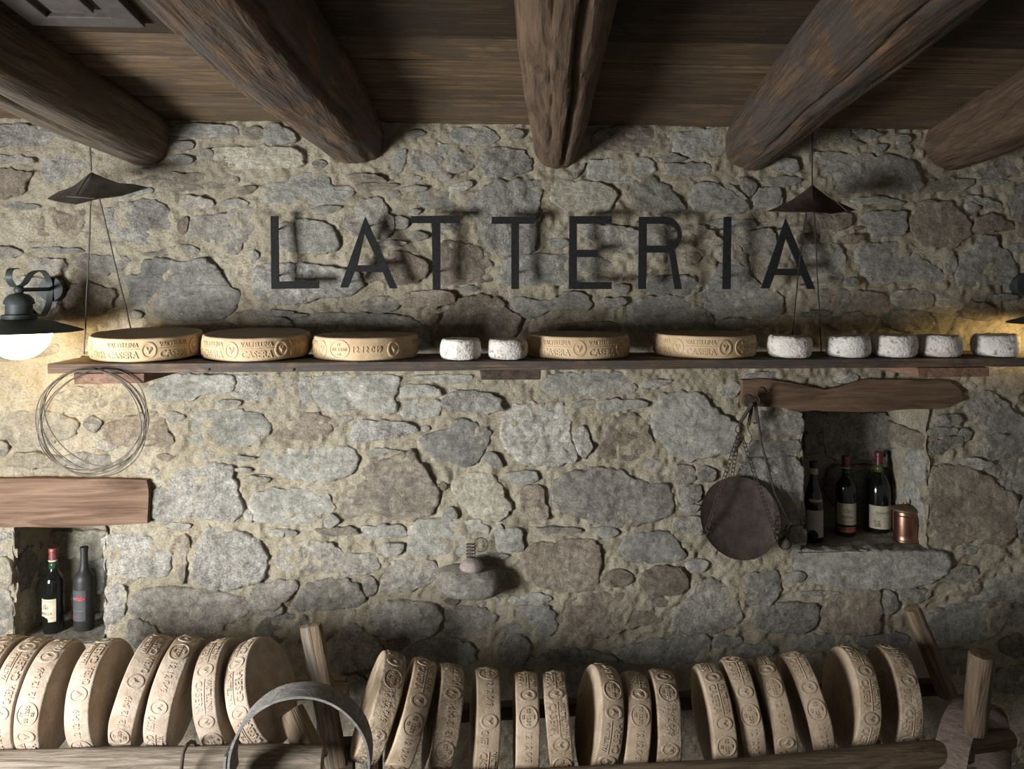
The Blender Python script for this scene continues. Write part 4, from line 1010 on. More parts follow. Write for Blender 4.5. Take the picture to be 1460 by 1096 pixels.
RK = [  # x, y, z, lean, yaw, material, letters face left?, spin, label
 (-1.455, -.55, .700, 3.4, 0, 'rind_pale', 1, 0.4, 'pale cheese wheel cut off by the left picture edge, first in the left rack'),
 (-1.373, -.55, .690, 5.0, 0, 'rind_pale', 1, 1.1, 'second pale cheese wheel from the left picture edge in the left rack'),
 (-1.293, -.55, .681, 5.0, 0, 'rind_pale', 1, 2.15, 'third pale cheese wheel from the left, below the two niche bottles'),
 (-1.140, -.55, .679, -2.4, -3, 'rind_pale', 1, -4.85, 'pale cheese wheel with a date, fourth from the left in the left rack'),
 (-1.012, -.55, .689, 13.5, 0, 'rind_pale', 1, -4.7, 'pale cheese wheel leaning right with an oval stamp low on its rim, left rack'),
 (-.908, -.55, .683, 9.9, -2, 'rind_pale', 0, .75, 'sixth pale cheese wheel of the left rack, leaning right'),
 (-.757, -.55, .670, -12, -4, 'rind_pale', 0, 2.4, 'pale cheese wheel leaning left, second from the right end of the left rack'),
 (-.640, -.55, .672, -21, -9, 'rind_pale', 1, 5.2, 'last cheese wheel of the left rack, showing its broad flat side by the hoop'),
 (-.268, -.55, .615, 20, 5, 'rind_aged', 0, -5.3, 'speckled brown cheese wheel leaning right, behind the wooden hoop'),
 (-.165, -.55, .590, 18, 1, 'rind_tan', 0, -4.6, 'smooth tan cheese wheel leaning right with a date on its rim, middle rack'),
 (-.060, -.55, .566, 12, 4, 'rind_aged', 1, 1.9, 'crusty dark cheese wheel leaning right, third in the middle rack'),
 (.077, -.55, .546, 4, 2, 'rind_tan', 0, .42, 'upright tan cheese wheel with clear raised lettering, standing alone'),
 (.213, -.55, .527, 1.0, -2, 'rind_tan', 0, 1.3, 'upright tan cheese wheel, left one of a pair below the corbel stone'),
 (.322, -.55, .527, -5.5, -4, 'rind_aged', 0, 2.2, 'frosted brown cheese wheel, right one of a pair below the corbel stone'),
 (.455, -.55, .548, 11, 3, 'rind_tan', 1, 3.0, 'cheese wheel with a pale lit left side, first of the trio in mid rack'),
 (.565, -.55, .518, 7, -5, 'rind_tan', 0, -5.0, 'smooth cheese wheel with an oval stamp, middle of the trio'),
 (.665, -.55, .524, 3, -4, 'rind_aged', 0, .9, 'grey-brown crusty cheese wheel, right one of the trio'),
 (.848, -.53, .528, -4.4, -3, 'rind_tan', 0, 2.0, 'cheese wheel first of the leaning four in the right rack'),
 (.953, -.51, .540, -8.0, -6, 'rind_tan', 0, -4.7, 'cheese wheel second of the leaning four in the right rack'),
 (1.060, -.50, .532, -9.5, -6, 'rind_tan', 0, -5.2, 'cheese wheel third of the leaning four in the right rack'),
 (1.190, -.48, .537, -13, -6, 'rind_tan', 0, 1.6, 'cheese wheel last of the leaning four in the right rack'),
 (1.358, -.46, .542, 6, -4, 'rind_tan', 0, 3.2, 'smooth cheese wheel second from the right end of the right rack'),
 (1.520, -.44, .534, 2, -6, 'rind_aged', 0, .2, 'speckled cheese wheel at the right end of the right rack, by the posts')]
for i, (x, y, z, lean, yaw, mat, fl_, spin, lab) in enumerate(RK):
    base = Matrix.Rotation(rad(-90 if fl_ else 90), 3, 'Y')     # lay the wheel's axis along the rack
    R3 = Matrix.Rotation(rad(yaw), 3, 'Z') @ Matrix.Rotation(rad(lean), 3, 'Y') @ base
    cheese((x, y, z), R3, .868, mat, spin, lab, 'cheese wheels standing in the racks', i % 4)

def white_cheese(px, w, py, seed, lab):
    y = -.34; c = P(px, 500, y); r = w / 2 / F * (c - CAM).dot(FW) * .99; h = r * .98
    prof = [(0, 0), (r * .6, 0), (r * .85, .002), (r * .96, h * .16), (r, h * .4), (r * .985, h * .7), (r * .93, h * .92), (r * .84, h), (r * .55, h * .985), (0, h * .975)]
    pr = []
    for i in range(len(prof) - 1):
        for k in range(3): pr.append((prof[i][0] + (prof[i + 1][0] - prof[i][0]) * k / 3, prof[i][1] + (prof[i + 1][1] - prof[i][1]) * k / 3))
    pr.append(prof[-1]); m = MB().lathe(pr, seg=44)
    tl = random.uniform(-.05, .05)
    m.v = [tuple(Vector((v[0], v[1], v[2] * (1 + tl * v[0] / r))) * (1 + .035 * noise.fractal(Vector(v) * 26 + Vector((seed, 0, 0)), 1, 2, 4)) + Vector((c.x, y, SZ + .001))) for v in m.v]
    o = m.build('small_cheese', 'rind_white', origin=(c.x, y, SZ), smooth=True)
    tag(o, lab, 'cheese', 'small white cheeses on the shelf')
for k, (px, w, py, lab) in enumerate(((657, 60, 515, 'small white cheese, left one of the pair in the middle of the shelf'), (724, 58, 515, 'small white cheese, right one of the pair in the middle of the shelf'),
        (1126, 62, 510, 'small white cheese standing under the last letter of the sign'), (1209, 62, 510, 'second small white cheese in the row at the right of the shelf'),
        (1274, 64, 509, 'third small white cheese in the row at the right of the shelf'), (1338, 62, 508, 'fourth small white cheese in the row at the right of the shelf'),
        (1419, 63, 508, 'last small white cheese, nearest the right wall lamp'))):
    white_cheese(px, w, py, k * 5.1, lab)

# ------------------------------------------------------------ racks
lr = empty('cheese_rack', (-1.15, -.55, 0), 'left cheese rack of weathered grey logs with a split upright post', 'rack')
log('front_log', [(-2.2, -.72, .545), (-1.3, -.72, .55), (-.58, -.715, .545), (-.42, -.715, .54)], [.052, .05, .049, .042], 'wood_grey', lr, 28, .12, None, [(4.0, .2, .06, .1, 1.8)], 3, 60, 4)
log('rear_rail', [(-2.2, -.362, .585), (-.40, -.362, .585)], [.035, .035], 'wood_brown', lr, 16, .08, None, (), 9, 40)
for xx in (-2.1, -.47):
    log('leg', [(xx, -.72, .0), (xx, -.72, .51)], [.035, .035], 'wood_brown', lr, 12, .08, None, (), xx, 12)
    log('leg', [(xx, -.362, .0), (xx, -.362, .56)], [.03, .03], 'wood_brown', lr, 12, .08, None, (), xx + 1, 12)
py_ = -.47
def post(parent, name, p0, p1, r0, r1, mat, y0, y1, **kw):
    return log(name, [P(*p0, y0), P(*p1, y1)], [r0, r1], mat, parent, kw.get('seg', 20), kw.get('amp', .14), kw.get('flat', 3), kw.get('cracks', ()), kw.get('seed', 1), kw.get('steps', 24), kw.get('freq', 5), kw.get('endmat'))
post(lr, 'post', (475, 1092), (437, 892), .024, .021, 'wood_grey', -.50, -.47, seed=2)
post(lr, 'post', (487, 1090), (450, 890), .023, .020, 'wood_brown', -.505, -.475, seed=8)
b0 = P(482, 994, -.46); MB().box(b0, (.06, .1, .05), None, .003).build('cross_block', 'wood_brown', lr, origin=b0, bevel=.003)
post(lr, 'stub_post', (450, 1088), (416, 1012), .042, .036, 'wood_brown', -.68, -.62, seed=5, cracks=[(4.3, .2, .2, .02, .25)])
b0 = P(487, 1065, -.42); MB().box((b0.x, b0.y, b0.z * .5 + .02), (.085, .06, b0.z), None, .004).build('leg', 'wood_dark', lr, origin=(b0.x, b0.y, 0))

rr = empty('cheese_rack', (.7, -.5, 0), 'right cheese rack of rough logs with a dark rear rail', 'rack')
log('front_log', [(-.40, -.75, .466), (.5, -.75, .468), (.85, -.735, .463), (1.5, -.645, .445), (1.68, -.62, .44)], [.04, .042, .043, .042, .04], 'wood_brown', rr, 24, .1, None, [(4.2, .2, .06, .2, 2.0)], 13, 70, 4)
log('rear_rail', [(-.36, -.36, .475), (1.86, -.235, .455)], [.026, .026], 'wood_dark', rr, 16, .04, 6, (), 19, 40)
for (x, y, y2) in ((-.3, -.75, -.36), (1.55, -.64, -.25)):
    log('leg', [(x, y, 0), (x, y, .44)], [.032, .032], 'wood_dark', rr, 12, .08, None, (), x, 12)
    log('leg', [(x, y2, 0), (x, y2, .45)], [.028, .028], 'wood_dark', rr, 12, .08, None, (), x + 1, 12)
post(rr, 'post', (1352, 990), (1300, 866), .034, .028, 'wood_brown', -.30, -.30, seed=21, cracks=[(4.4, .25, .2, .05, .4), (5.2, .15, .15, 0, .4)], flat=2.6)
post(rr, 'stub_post', (1388, 1044), (1401, 932), .034, .041, 'wood_brown', -.665, -.69, seed=25, cracks=[(4.6, .2, .2, .0, .3), (5.4, .15, .15, 0, .3)], flat=None, endmat='wood_end')
log('cross_log', [P(1345, 1063, -.58), P(1440, 1053, -.53)], [.036, .034], 'wood_brown', rr, 18, .12, None, [(4.3, .2, .12, 0, .3)], 31, 14)

# hoops of bent wood leaning on the racks
def hoop(c, R, width, alpha, thick, mat, a0, a1, label, spiral=0.0, tilt=0):
    rot = Matrix.Rotation(alpha, 3, 'Z') @ Matrix.Rotation(tilt, 3, 'X'); n = 90; vs = []; fs = []
    for i in range(n + 1):
        t = i / n; a = rad(a0 + (a1 - a0) * t); r = R + spiral * (t - .5) * 2
        for (dr, dy) in ((0, -width / 2), (thick, -width / 2), (thick, width / 2), (0, width / 2)):
            wv = .004 * noise.noise(Vector((a * 2, dy * 20, R)))
            vs.append(rot @ Vector(((r + dr) * math.sin(a), dy + wv, (r + dr) * math.cos(a))) + Vector(c))
    for i in range(n):
        for j in range(4): fs.append((i * 4 + j, i * 4 + (j + 1) % 4, i * 4 + 4 + (j + 1) % 4, i * 4 + 4 + j))
    fs += [(0, 1, 2, 3), (n * 4, n * 4 + 1, n * 4 + 2, n * 4 + 3)]
    o = MB().add(vs, fs).build('wooden_hoop', mat, origin=c, autos=40); tag(o, label, 'hoop', 'bent wood hoops on the racks'); return o
hc = P(429, 1080, -.83)
hoop(hc, .196, .085, 0, .007, 'wood_hoop', -100, 280, 'weathered grey bent-wood hoop standing in front of the left rack', .006)
hc = P(1385, 1100, -.56)
hoop(hc, .225, .105, rad(38), .006, 'wood_hoop_brown', -170, 190, 'brown bent-wood hoop around the right rack post', .004)

# iron hook over the left log, and a thin wire
hk = [P(x, y, yy) for x, y, yy in ((258, 1110, -.80), (259, 1090, -.80), (261, 1074, -.79), (266, 1062, -.77), (272, 1057, -.74), (277, 1058, -.72), (279, 1064, -.705), (281, 1067, -.70), (283, 1062, -.70))]
tag(MB().tube(hk, .0055, 10).build('iron_hook', 'iron_rust', origin=hk[0], smooth=True), 'rusty iron hook gripping the left rack log', 'hook')

# ------------------------------------------------------------ wires, guards, coil
def wire_hanger(strands, loops, label):
    p0 = Vector(strands[0][0]); e = empty('hanging_wire', p0, label, 'wire', 'wires carrying the shelf')
    for s in strands:
        s = [Vector(q) for q in s]; pts = []
        for a, b in zip(s, s[1:]):
            for k in range(12): pts.append(a.lerp(b, k / 12) + Vector((random.uniform(-1, 1), 0, 0)) * .0012)
        pts.append(s[-1]); MB().tube(pts, .0026, 6).build('strand', 'wire_dark', e, origin=p0)
    for c in loops:
        c = Vector(c); pts = [c + Vector((.010 * math.cos(t), .004 * math.sin(t), .011 * math.sin(t))) for t in [k * math.pi / 8 for k in range(16)]]
        MB().tube(pts, .0028, 6, closed=True).build('eye_loop', 'wire_dark', e, origin=c)
gy = -.25
top = P(124, 130, gy - .07); apx = P(130, 244, gy)
wire_hanger([(top, apx), (P(130, 280, gy), P(120, 505, -.17)), (P(141, 280, gy), P(201, 528, -.012))], [P(118, 512, -.165), P(201, 530, -.012)], 'thin dark wire pair holding the left end of the shelf')
apr = P(1158, 264, gy); topr = P(1158, 170, gy)
wire_hanger([(topr, apr), (P(1150, 300, gy), P(1138, 390, gy - .0), P(1127, 505, gy + .03)), (P(1161, 300, gy), P(1171, 503, -.17))], [P(1171, 506, -.17)], 'thin dark wire pair hanging before the last sign letter')
def guard(apex, rim, mat, label, lip=0, fold=()):
    ap = Vector(apex); n = len(rim); vs = []; fs = []; t = .0022; dn = Vector((0, 0, -t))
    S = 6
    for i in range(n):
        for k in range(S + 1):
            p = ap.lerp(Vector(rim[i]), k / S); vs.append(p + Vector((0, 0, -.012 * math.sin(math.pi * k / S))))
    m = len(vs); vs += [v + dn for v in vs]
    for i in range(n):
        j = (i + 1) % n
        for k in range(S):
            a, b, c, d = i * (S + 1) + k, j * (S + 1) + k, j * (S + 1) + k + 1, i * (S + 1) + k + 1
            fs += [(a, b, c, d), (a + m, d + m, c + m, b + m)]
        a, b = i * (S + 1) + S, j * (S + 1) + S; fs.append((a, b, b + m, a + m))
    e = empty('metal_guard', ap, label, 'guard', 'sheet metal guards on the shelf wires')
    MB().add(vs, fs).build('sheet', mat, e, origin=ap, autos=25)
    for a, b in fold:
        MB().tube([Vector(a), Vector(a).lerp(Vector(b), .5) + Vector((0, -.002, 0)), Vector(b)], .0022, 6).build('folded_seam', mat, e, origin=ap)
guard(P(130, 245, gy), [P(67, 283, gy - .03), P(86, 288, gy - .10), P(108, 291, gy - .13), P(140, 283, gy - .10), P(172, 279, gy - .06), P(212, 267, gy), P(190, 262, gy + .12), P(130, 262, gy + .17), P(85, 272, gy + .1)],
      'guard_steel', 'bent grey sheet-metal guard above the left end of the shelf', 0, [(P(128, 248, gy - .012), P(108, 279, gy - .10)), (P(95, 280, gy - .115), P(135, 283, gy - .106))])
guard(P(1158, 263, gy), [P(1094, 301, gy - .02), P(1120, 302, gy - .09), P(1160, 302, gy - .12), P(1186, 304, gy - .10), P(1220, 299, gy - .02), P(1200, 290, gy + .13), P(1120, 290, gy + .13)],
      'guard_rust', 'rusty brown sheet-metal guard before the last letter of the sign', 0, [(P(1176, 274, gy - .04), P(1208, 301, gy - .075))])

cw = empty('wire_coil', P(140, 524, -.425), 'coil of thin dark wire hanging from the left end of the shelf', 'wire')
for k in range(8):
    c = P(136 - k * 1.1 + random.uniform(-3, 3), 600 + random.uniform(-3, 3), -.425 - .003 * k); Rr = (79 - random.uniform(0, 9)) / F * 2.7
    ex, ez = random.uniform(.92, 1.03), random.uniform(.96, 1.0); tl = random.uniform(-.2, .2)
    top_ = P(137, 526, -.425).z; pts = []
    dz = top_ - (c.z + Rr * ez)
    for i in range(56):
        t = 2 * math.pi * i / 56
        pts.append(Vector((c.x + Rr * ex * math.sin(t + tl) * 1.0, c.y + .012 * math.sin(t * 2 + k), c.z + dz + Rr * ez * math.cos(t))))
    MB().tube(pts, .0016, 6, closed=True).build('loop', 'coil_wire', cw, origin=WORLD[cw.name], smooth=True)

# ------------------------------------------------------------ wall lamps
def lamp(base, L, label):
    """wall plate at base, arm reaching L into the room"""
    bx, bz = base; e = empty('wall_lamp', (bx, 0, bz - .13), label, 'lamp', 'wall lamps at the shelf ends')
    o = Vector((bx, -L, bz)); oo = o
    RX = Matrix.Rotation(rad(90), 3, 'X')
    MB().lathe([(0, -.02), (.047, -.02), (.048, .018), (.045, .026), (0, .026)], (bx, -.012, bz), 32, rot=RX).build('wall_plate', 'lamp_paint', e, origin=(bx, 0, bz), autos=40)
    MB().tube([(bx, -.03, bz), (bx, -L, bz)], .0075, 12).build('arm', 'lamp_paint', e, origin=oo, autos=50)
    # ribbon scroll above and below the arm
    def ribbon(ctrl, name):
        n = len(ctrl); pts = []
        for i in range(n - 1):
            p0, p1, p2, p3 = (Vector(ctrl[max(0, i - 1)]), Vector(ctrl[i]), Vector(ctrl[i + 1]), Vector(ctrl[min(n - 1, i + 2)]))
            for k in range(8):
                t = k / 8; pts.append(.5 * ((2 * p1) + (p2 - p0) * t + (2 * p0 - 5 * p1 + 4 * p2 - p3) * t * t + (3 * p1 - p0 - 3 * p2 + p3) * t ** 3))
        pts.append(Vector(ctrl[-1])); vs = []; fs = []; h = .011
        for i, p in enumerate(pts):
            tg = (pts[min(i + 1, len(pts) - 1)] - pts[max(i - 1, 0)]).normalized(); nr = Vector((-tg.y, tg.x)) * .0016
            for sx, q in ((-h, p + nr), (h, p + nr), (h, p - nr), (-h, p - nr)): vs.append((bx + sx, -q.x, bz + q.y))
        for i in range(len(pts) - 1):
            for j in range(4): fs.append((i * 4 + j, i * 4 + (j + 1) % 4, i * 4 + 4 + (j + 1) % 4, i * 4 + 4 + j))
        fs += [(0, 1, 2, 3), tuple((len(pts) - 1) * 4 + j for j in range(4))]
        MB().add(vs, fs).build(name, 'lamp_paint', e, origin=oo, autos=50)
    ribbon([(L + .02, .075), (L + .055, .07), (L + .065, .04), (L + .03, .012), (L - .03, .02), (L - .085, .06), (.10, .068), (.055, .04), (.04, 0), (.05, -.055), (.085, -.092), (.125, -.098), (.175, -.075), (L - .06, -.06)], 'scroll')
    MB().lathe([(0, -.017), (.012, -.013), (.017, -.004), (.017, .004), (.012, .013), (0, .017)], o, 20).build('ball', 'lamp_paint', e, origin=oo, smooth=True)
    prof = [(.012, -.012), (.03, -.016), (.044, -.03), (.048, -.043), (.049, -.05), (.043, -.051), (.043, -.085), (.056, -.088), (.056, -.104), (.060, -.106)]
    MB().lathe(prof, o, 36).build('cap', 'lamp_paint', e, origin=oo, autos=40)
    sp = [(.058, -.104), (.10, -.110), (.125, -.118), (.20, -.142), (.203, -.146), (.20, -.147), (.125, -.127), (.10, -.120), (.03, -.114)]
    MB().lathe(sp, o, 48).build('shade', 'lamp_paint', e, origin=oo, autos=40)
    gl = MB().lathe([(0, -.24)] + [(.104 * math.cos(rad(a)), -.148 + .098 * math.sin(rad(a))) for a in range(-80, 11, 9)] + [(.098, -.122)], o, 36).build('globe', 'globe_glow', e, origin=oo, smooth=True)
p = P(79, 412, 0); lamp((p.x, p.z), .255, 'dark metal wall lamp with a scroll bracket and a glowing white globe')
p = P(1456, 406, 0); lamp((p.x, p.z), .255, 'dark wall lamp at the right picture edge, only its plate and shade tip showing')

# ------------------------------------------------------------ bottles and canister
def patch(c, r, a0, a1, z0, z1, n=14, wave=0, taper=0):
    vs = []; fs = []; vv = 4
    for j in range(vv + 1):
        for i in range(n + 1):
            t = i / n; a = rad(a0 + (a1 - a0) * t); z = z0 + (z1 - z0) * j / vv
            if wave: z += wave * math.cos(math.pi * (t - .5)) * -1
            rr_ = r - taper * j / vv
            vs.append((c[0] + rr_ * math.sin(a), c[1] - rr_ * math.cos(a), c[2] + z))
    for j in range(vv):
        for i in range(n): q = j * (n + 1) + i; fs.append((q, q + 1, q + n + 2, q + n + 1))
    return MB().add(vs, fs)
def label_text(c, r, s, a_mid, z, wd, ht):
    v, f = text_mesh(s, .03, wd, ht, .0003); a0 = rad(a_mid) - wd / 2 / r
    return MB().add([(c[0] + (r + q[2]) * math.sin(a0 + q[0] / r), c[1] - (r + q[2]) * math.cos(a0 + q[0] / r), c[2] + z + q[1]) for q in v], f)
def bottle(loc, r, h, style, glass, cap, label, parts, nr=.0145):
    e = empty('wine_bottle', loc, label, 'bottle', 'old wine bottles in the niches'); c = Vector(loc)
    sh_ = {'b': .60, 'g': .50}[style] * h
    if style == 'b': body = [(0, .004), (r * .9, 0), (r, .006), (r, sh_), (r * .97, sh_ + h * .035), (r * .80, sh_ + h * .075), (r * .55, sh_ + h * .11), (nr * 1.15, sh_ + h * .15), (nr, sh_ + h * .2), (nr * .95, h * .96)]
    else: body = [(0, .004), (r * .9, 0), (r, .006), (r, sh_), (r * .96, sh_ + h * .06), (r * .82, sh_ + h * .13), (r * .62, sh_ + h * .19), (nr * 1.3, sh_ + h * .26), (nr * 1.05, sh_ + h * .34), (nr * .95, h * .96)]
    body += [(nr * .95, h * .965), (nr * 1.1, h * .966), (nr * 1.1, h), (0, h)]
    MB().lathe(body, c, 40).build('glass', glass, e, origin=c, autos=35)
    if cap:
        z0 = h * cap[1]; MB().lathe([(nr * 1.14, z0), (nr * 1.1, h * .95), (nr * 1.22, h * .955), (nr * 1.22, h * .995), (nr * 1.1, h + .001), (0, h + .0015)], c, 28).build('capsule', cap[0], e, origin=c, autos=35)
    lb = None
    for (nm, mb, mat) in parts(c, r, h, nr):
        o = mb.build(nm, mat, lb if nm in ('print', 'stain') else e, origin=c, smooth=(nm != 'print'))
        if lb is None and nm == 'label': lb = o
    return e
def parts_sas(full):
    def f(c, r, h, nr):
        R = r + .0006; a = -22
        out = [('label', patch(c, R, a - 62, a + 62, h * .15, h * .42), 'label_paper'),
               ('print', label_text(c, R + .0004, 'SASSELLA', a + 4, h * .235, .052, .011), 'print_red' if full else 'print_brown'),
               ('print', label_text(c, R + .0004, 'o%o', a + 4, h * .30, .024, .022), 'print_grey'),
               ('print', patch(c, R + .0004, a - 46, a + 50, h * .395, h * .399), 'print_brown'),
               ('print', patch(c, R + .0004, a - 46, a + 50, h * .195, h * .199), 'print_brown')]
        if full:
            out += [('label', patch(c, R, a - 55, a + 62, h * .055, h * .125), 'print_red'), ('neck_label', patch(c, r * .93, a - 40, a + 40, h * .60, h * .655, 12, .004, .006), 'label_paper')]
        else:
            out += [('neck_label', patch(c, r * .99, a - 30, a + 26, h * .60, h * .625, 12, .004, .002), 'label_paper'), ('stain', patch(c, R + .0006, a - 50, a + 20, h * .12, h * .185, 12, -.010), 'glass_dark')]
        out.append(('neck_band', patch(c, nr * 1.2, -90, 90, h * .845, h * .865), 'label_paper'))
        out.append(('neck_glass', MB().lathe([(nr * 1.17, h * .76), (nr * 1.02, h * .845)], c, 24), 'glass_green'))
        return out
    return f
def parts_dark(c, r, h, nr):
    R = r + .0006; a = -16
    return [('label', patch(c, R, a - 48, a + 48, h * .13, h * .50), 'label_dark'), ('print', patch(c, R + .0005, a - 10, a + 30, h * .415, h * .435, 8, .006), 'print_bright_red'),
            ('print', patch(c, R + .0005, a - 5, a + 44, h * .395, h * .415, 8, .006), 'print_bright_red'), ('print', label_text(c, R + .0004, 'rosso', a - 22, h * .385, .022, .009), 'print_pale'),
            ('print', patch(c, R + .0005, a - 40, a, h * .185, h * .193), 'print_bright_red'), ('print', patch(c, R + .0005, a - 40, a + 40, h * .255, h * .259), 'print_grey')]
def parts_old(c, r, h, nr):
    R = r + .0006; a = -10
    return [('label', patch(c, R, a - 75, a + 75, h * .07, h * .41), 'label_grey'), ('neck_label', patch(c, r * .99, a - 40, a + 55, h * .50, h * .555, 12, .004), 'label_paper'),
            ('neck_band', patch(c, nr * 1.2, -90, 90, h * .845, h * .92), 'label_paper'), ('stain', patch(c, R + .0006, a - 50, a + 15, h * .01, h * .11, 12, -.02), 'glass_dark'),
            ('print', patch(c, R + .0004, a - 50, a + 50, h * .33, h * .332), 'print_grey'), ('print', patch(c, R + .0004, a - 50, a + 50, h * .29, h * .292), 'print_grey')]
def parts_charm(c, r, h, nr):
    R = r + .0006; a = -10
    return [('label', patch(c, R, a - 72, a + 72, h * .055, h * .345), 'label_paper'), ('neck_label', patch(c, r * .86, a - 70, a + 70, h * .575, h * .635, 14, .008, .006), 'label_paper'),
            ('print', label_text(c, R + .0004, 'Charmes-Cham', a + 5, h * .245, .066, .011), 'print_grey'), ('print', label_text(c, R + .0004, '%&', a - 25, h * .08, .03, .03), 'print_grey'),
            ('print', patch(c, R + .0004, a + 5, a + 50, h * .19, h * .193), 'print_grey'), ('print', patch(c, R + .0004, a + 5, a + 50, h * .15, h * .153), 'print_grey'), ('print', patch(c, R + .0004, a - 55, a + 55, h * .225, h * .227), 'print_grey'),
            ('neck_glass', MB().lathe([(nr * 1.4, h * .745), (nr * 1.08, h * .845)], c, 24), 'glass_olive')]
def bl(px, py, y): q = P(px, py, y); q.z = (NL if px < 600 else NR)[2] + .003; return q
q = bl(76, 900, .10); bottle(q, .0385, .328, 'b', 'glass_dark', ('foil_red', .87), 'dark green wine bottle with red foil and torn cream label, left niche', parts_sas(False))
q = bl(120, 898, .115); bottle(q, .038, .325, 'b', 'glass_dusty', None, 'dusty black wine bottle with a dark red-striped label, left niche', parts_dark)
q = bl(1160, 768, .12); bottle(q, .038, .335, 'g', 'glass_dark', ('foil_black', .92), 'old dark wine bottle with a stained pale label, leftmost in the right niche', parts_old)
q = bl(1206, 760, .20); bottle(q, .043, .338, 'b', 'glass_dark', ('foil_red', .875), 'wine bottle with red foil and framed cream label, middle of the right niche', parts_sas(True))
q = bl(1253, 754, .24); bottle(q, .0495, .345, 'g', 'glass_dark', ('foil_wine', .84), 'wide wine bottle with wine-red foil and curved neck label, right niche', parts_charm)
q = bl(1291, 772, .10); cn = empty('copper_canister', q, 'round copper canister with a brass-knobbed lid in the right niche', 'canister')
MB().lathe([(0, 0), (.049, 0), (.052, .003), (.050, .010), (.048, .014), (.049, .03), (.0495, .105), (.049, .108), (.051, .111), (.049, .115), (.049, .128), (0, .128)], q, 44).build('body', 'copper', cn, origin=q, autos=40)
MB().lathe([(.050, .126), (.0535, .130), (.0535, .136), (.045, .141), (.02, .147), (0, .149)], q, 44).build('lid', 'tin_lid', cn, origin=q, autos=40)
MB().lathe([(.003, .147), (.004, .152), (.0075, .157), (.006, .163), (.003, .166), (.0045, .170), (0, .173)], q, 20).build('knob', 'brass', cn, origin=q, smooth=True)

# ------------------------------------------------------------ balance with pan
by = -.075
bs = empty('hanging_balance', P(1086, 560, by), 'old rusty steelyard balance with a round pan hanging from the right lintel', 'balance')
bo = WORLD[bs.name]
def line(pts, r, name, mat='iron_rust', y=by, seg=8): 
    w = [P(p[0], p[1], p[2] if len(p) > 2 else y) for p in pts]; return MB().tube(w, r, seg).build(name, mat, bs, origin=bo, smooth=True)
line([(1093, 558, -.04), (1090, 553, -.06), (1085, 552), (1080, 556), (1079, 563), (1083, 569), (1082, 578)], .0032, 'hook')
wc = P(1067, 571, by)
MB().lathe([(0, -.010), (.022, -.010), (.026, -.004), (.026, .004), (.022, .010), (0, .010)], wc, 24, rot=Matrix.Rotation(rad(90), 3, 'X')).build('pivot_wheel', 'iron_rust', bs, origin=bo, autos=40)
MB().tube([P(1073, 575, by - .012), P(1056, 601, by - .012)], .0075, 8).build('shackle', 'iron_rust', bs, origin=bo)
MB().tube([P(1073, 575, by + .006), P(1067, 606, by + .006)], .007, 8).build('shackle', 'iron_rust', bs, origin=bo)
MB().tube([P(1076, 572, by), P(1080, 602, by + .01), P(1075, 603, by + .01)], .006, 8).build('shackle', 'iron_rust', bs, origin=bo)
line([(1078, 575), (1085, 630), (1104, 700), (1126, 744)], .0048, 'steelyard_arm')
line([(1066, 606), (1067, 613), (1071, 620), (1072, 627), (1068, 633), (1064, 632)], .002, 'spare_hook')
rc = P(1054.5, 612, by - .012)
MB().tube([rc + Vector((.0165 * math.cos(t), 0, .0165 * math.sin(t))) for t in [k * math.pi / 12 for k in range(24)]], .002, 6, closed=True).build('ring', 'iron_rust', bs, origin=bo)
MB().tube([P(1054.5, 604, by - .012) + Vector((0, .006 * math.cos(t), .006 * math.sin(t))) for t in [k * math.pi / 6 for k in range(12)]], .0018, 6, closed=True).build('ring', 'iron_rust', bs, origin=bo)
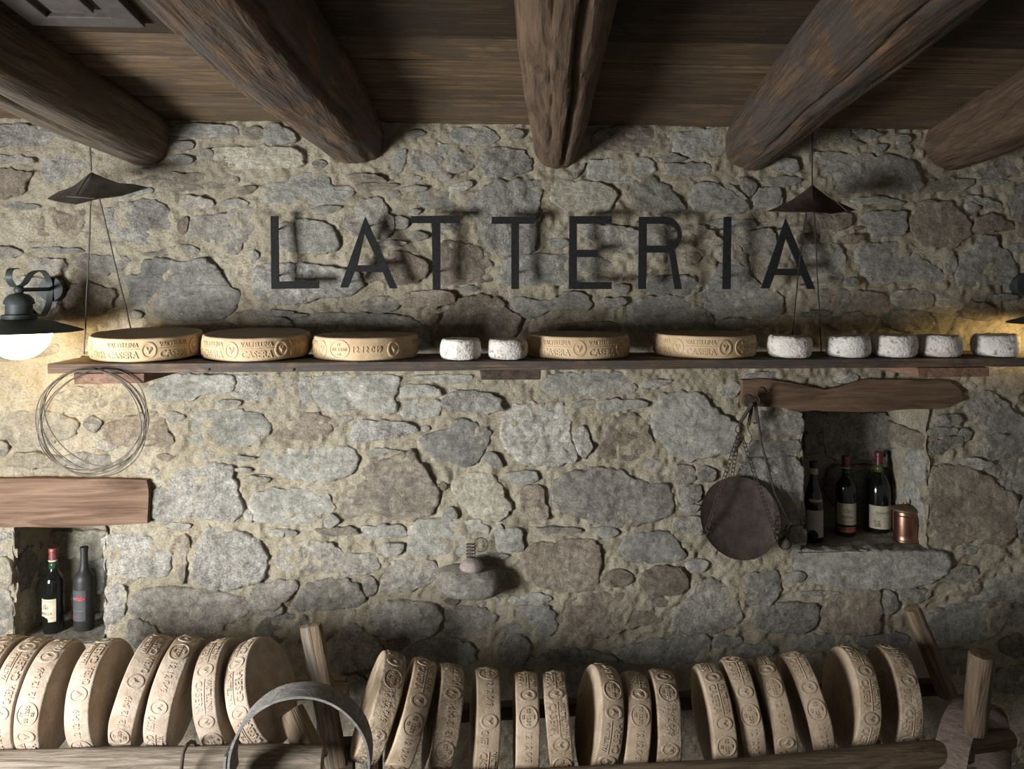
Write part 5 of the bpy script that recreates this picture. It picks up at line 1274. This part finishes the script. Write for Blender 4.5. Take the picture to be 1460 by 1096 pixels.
def chain(a, b, name='chain', ln=.023):
    a, b = Vector(a), Vector(b); n = max(2, int((b - a).length / (ln * .72))); T = (b - a).normalized(); S = Vector((0, 1, 0)).cross(T).normalized(); Q = T.cross(S); m = MB()
    for i in range(n):
        c = a.lerp(b, (i + .5) / n); s = S if i % 2 == 0 else (S * .45 + Q * .9).normalized()
        pts = [c + T * (ln * .52 * math.sin(t)) + s * (.0072 * math.copysign(abs(math.cos(t)) ** .7, math.cos(t))) for t in [k * math.pi / 5 for k in range(10)]]
        m.tube(pts, .0018, 5, closed=True)
    return m.build(name, 'iron_rust', bs, origin=bo)
pc = P(1055, 738, -.085); pr = 57.5 / F * (pc - CAM).dot(FW); el = rad(20)
prof = [(0, -.022), (pr * .35, -.020), (pr * .7, -.013), (pr * .92, -.004), (pr * .985, .001), (pr, .004), (pr, .006), (pr * .97, .003), (pr * .68, -.010), (0, -.019)]
MB().lathe(prof, pc, 56, rot=Matrix.Rotation(rad(90) - el, 3, 'X')).build('pan', 'pan_metal', bs, origin=bo, autos=50)
def rimp(a): return pc + Vector((math.cos(a), 0, 0)) * pr + Vector((0, math.sin(el), math.cos(el))) * (pr * math.sin(a)) + Vector((0, -.004, .004))
r1 = P(1053, 620, by - .012)
chain(r1, rimp(rad(203))); chain(r1, rimp(rad(95))); chain(P(1057, 620, by - .012), rimp(rad(-32)))
chain(P(1126, 744, by), P(1117, 762, by))
wq = P(1119, 774, by)
MB().lathe([(0, -.024), (.016, -.022), (.025, -.012), (.027, 0), (.022, .013), (.012, .02), (.006, .026), (0, .027)], wq, 24).build('counterweight', 'weight_iron', bs, origin=bo, smooth=True)

# ------------------------------------------------------------ spring on the corbel stone
sp = P(673, 815, -.07); sp.z = c0.z + .052
st = empty('spring_trinket', sp, 'small clay cone with a coiled wire spring on the corbel stone', 'trinket')
MB().lathe([(0, 0), (.042, 0), (.049, .012), (.044, .026), (.033, .038), (.018, .046), (0, .049)], sp, 30, .006, 3).build('clay_cone', 'clay', st, origin=sp, smooth=True)
pts = []
for k in range(86):
    t = k / 85; a = t * 5 * 2 * math.pi; pts.append(sp + Vector((-.004 + .017 * math.cos(a), .017 * math.sin(a), .044 + .062 * t)))
MB().tube(pts, .0017, 6).build('spring', 'wire_dark', st, origin=sp, smooth=True)
lc = sp + Vector((.034, -.004, .098)); pts = [lc + Vector((.027 * math.cos(t), 0, .027 * math.sin(t))) for t in [rad(150 - k * 12) for k in range(24)]]
MB().tube(pts, .0015, 6).build('wire_loop', 'wire_dark', st, origin=sp, smooth=True)
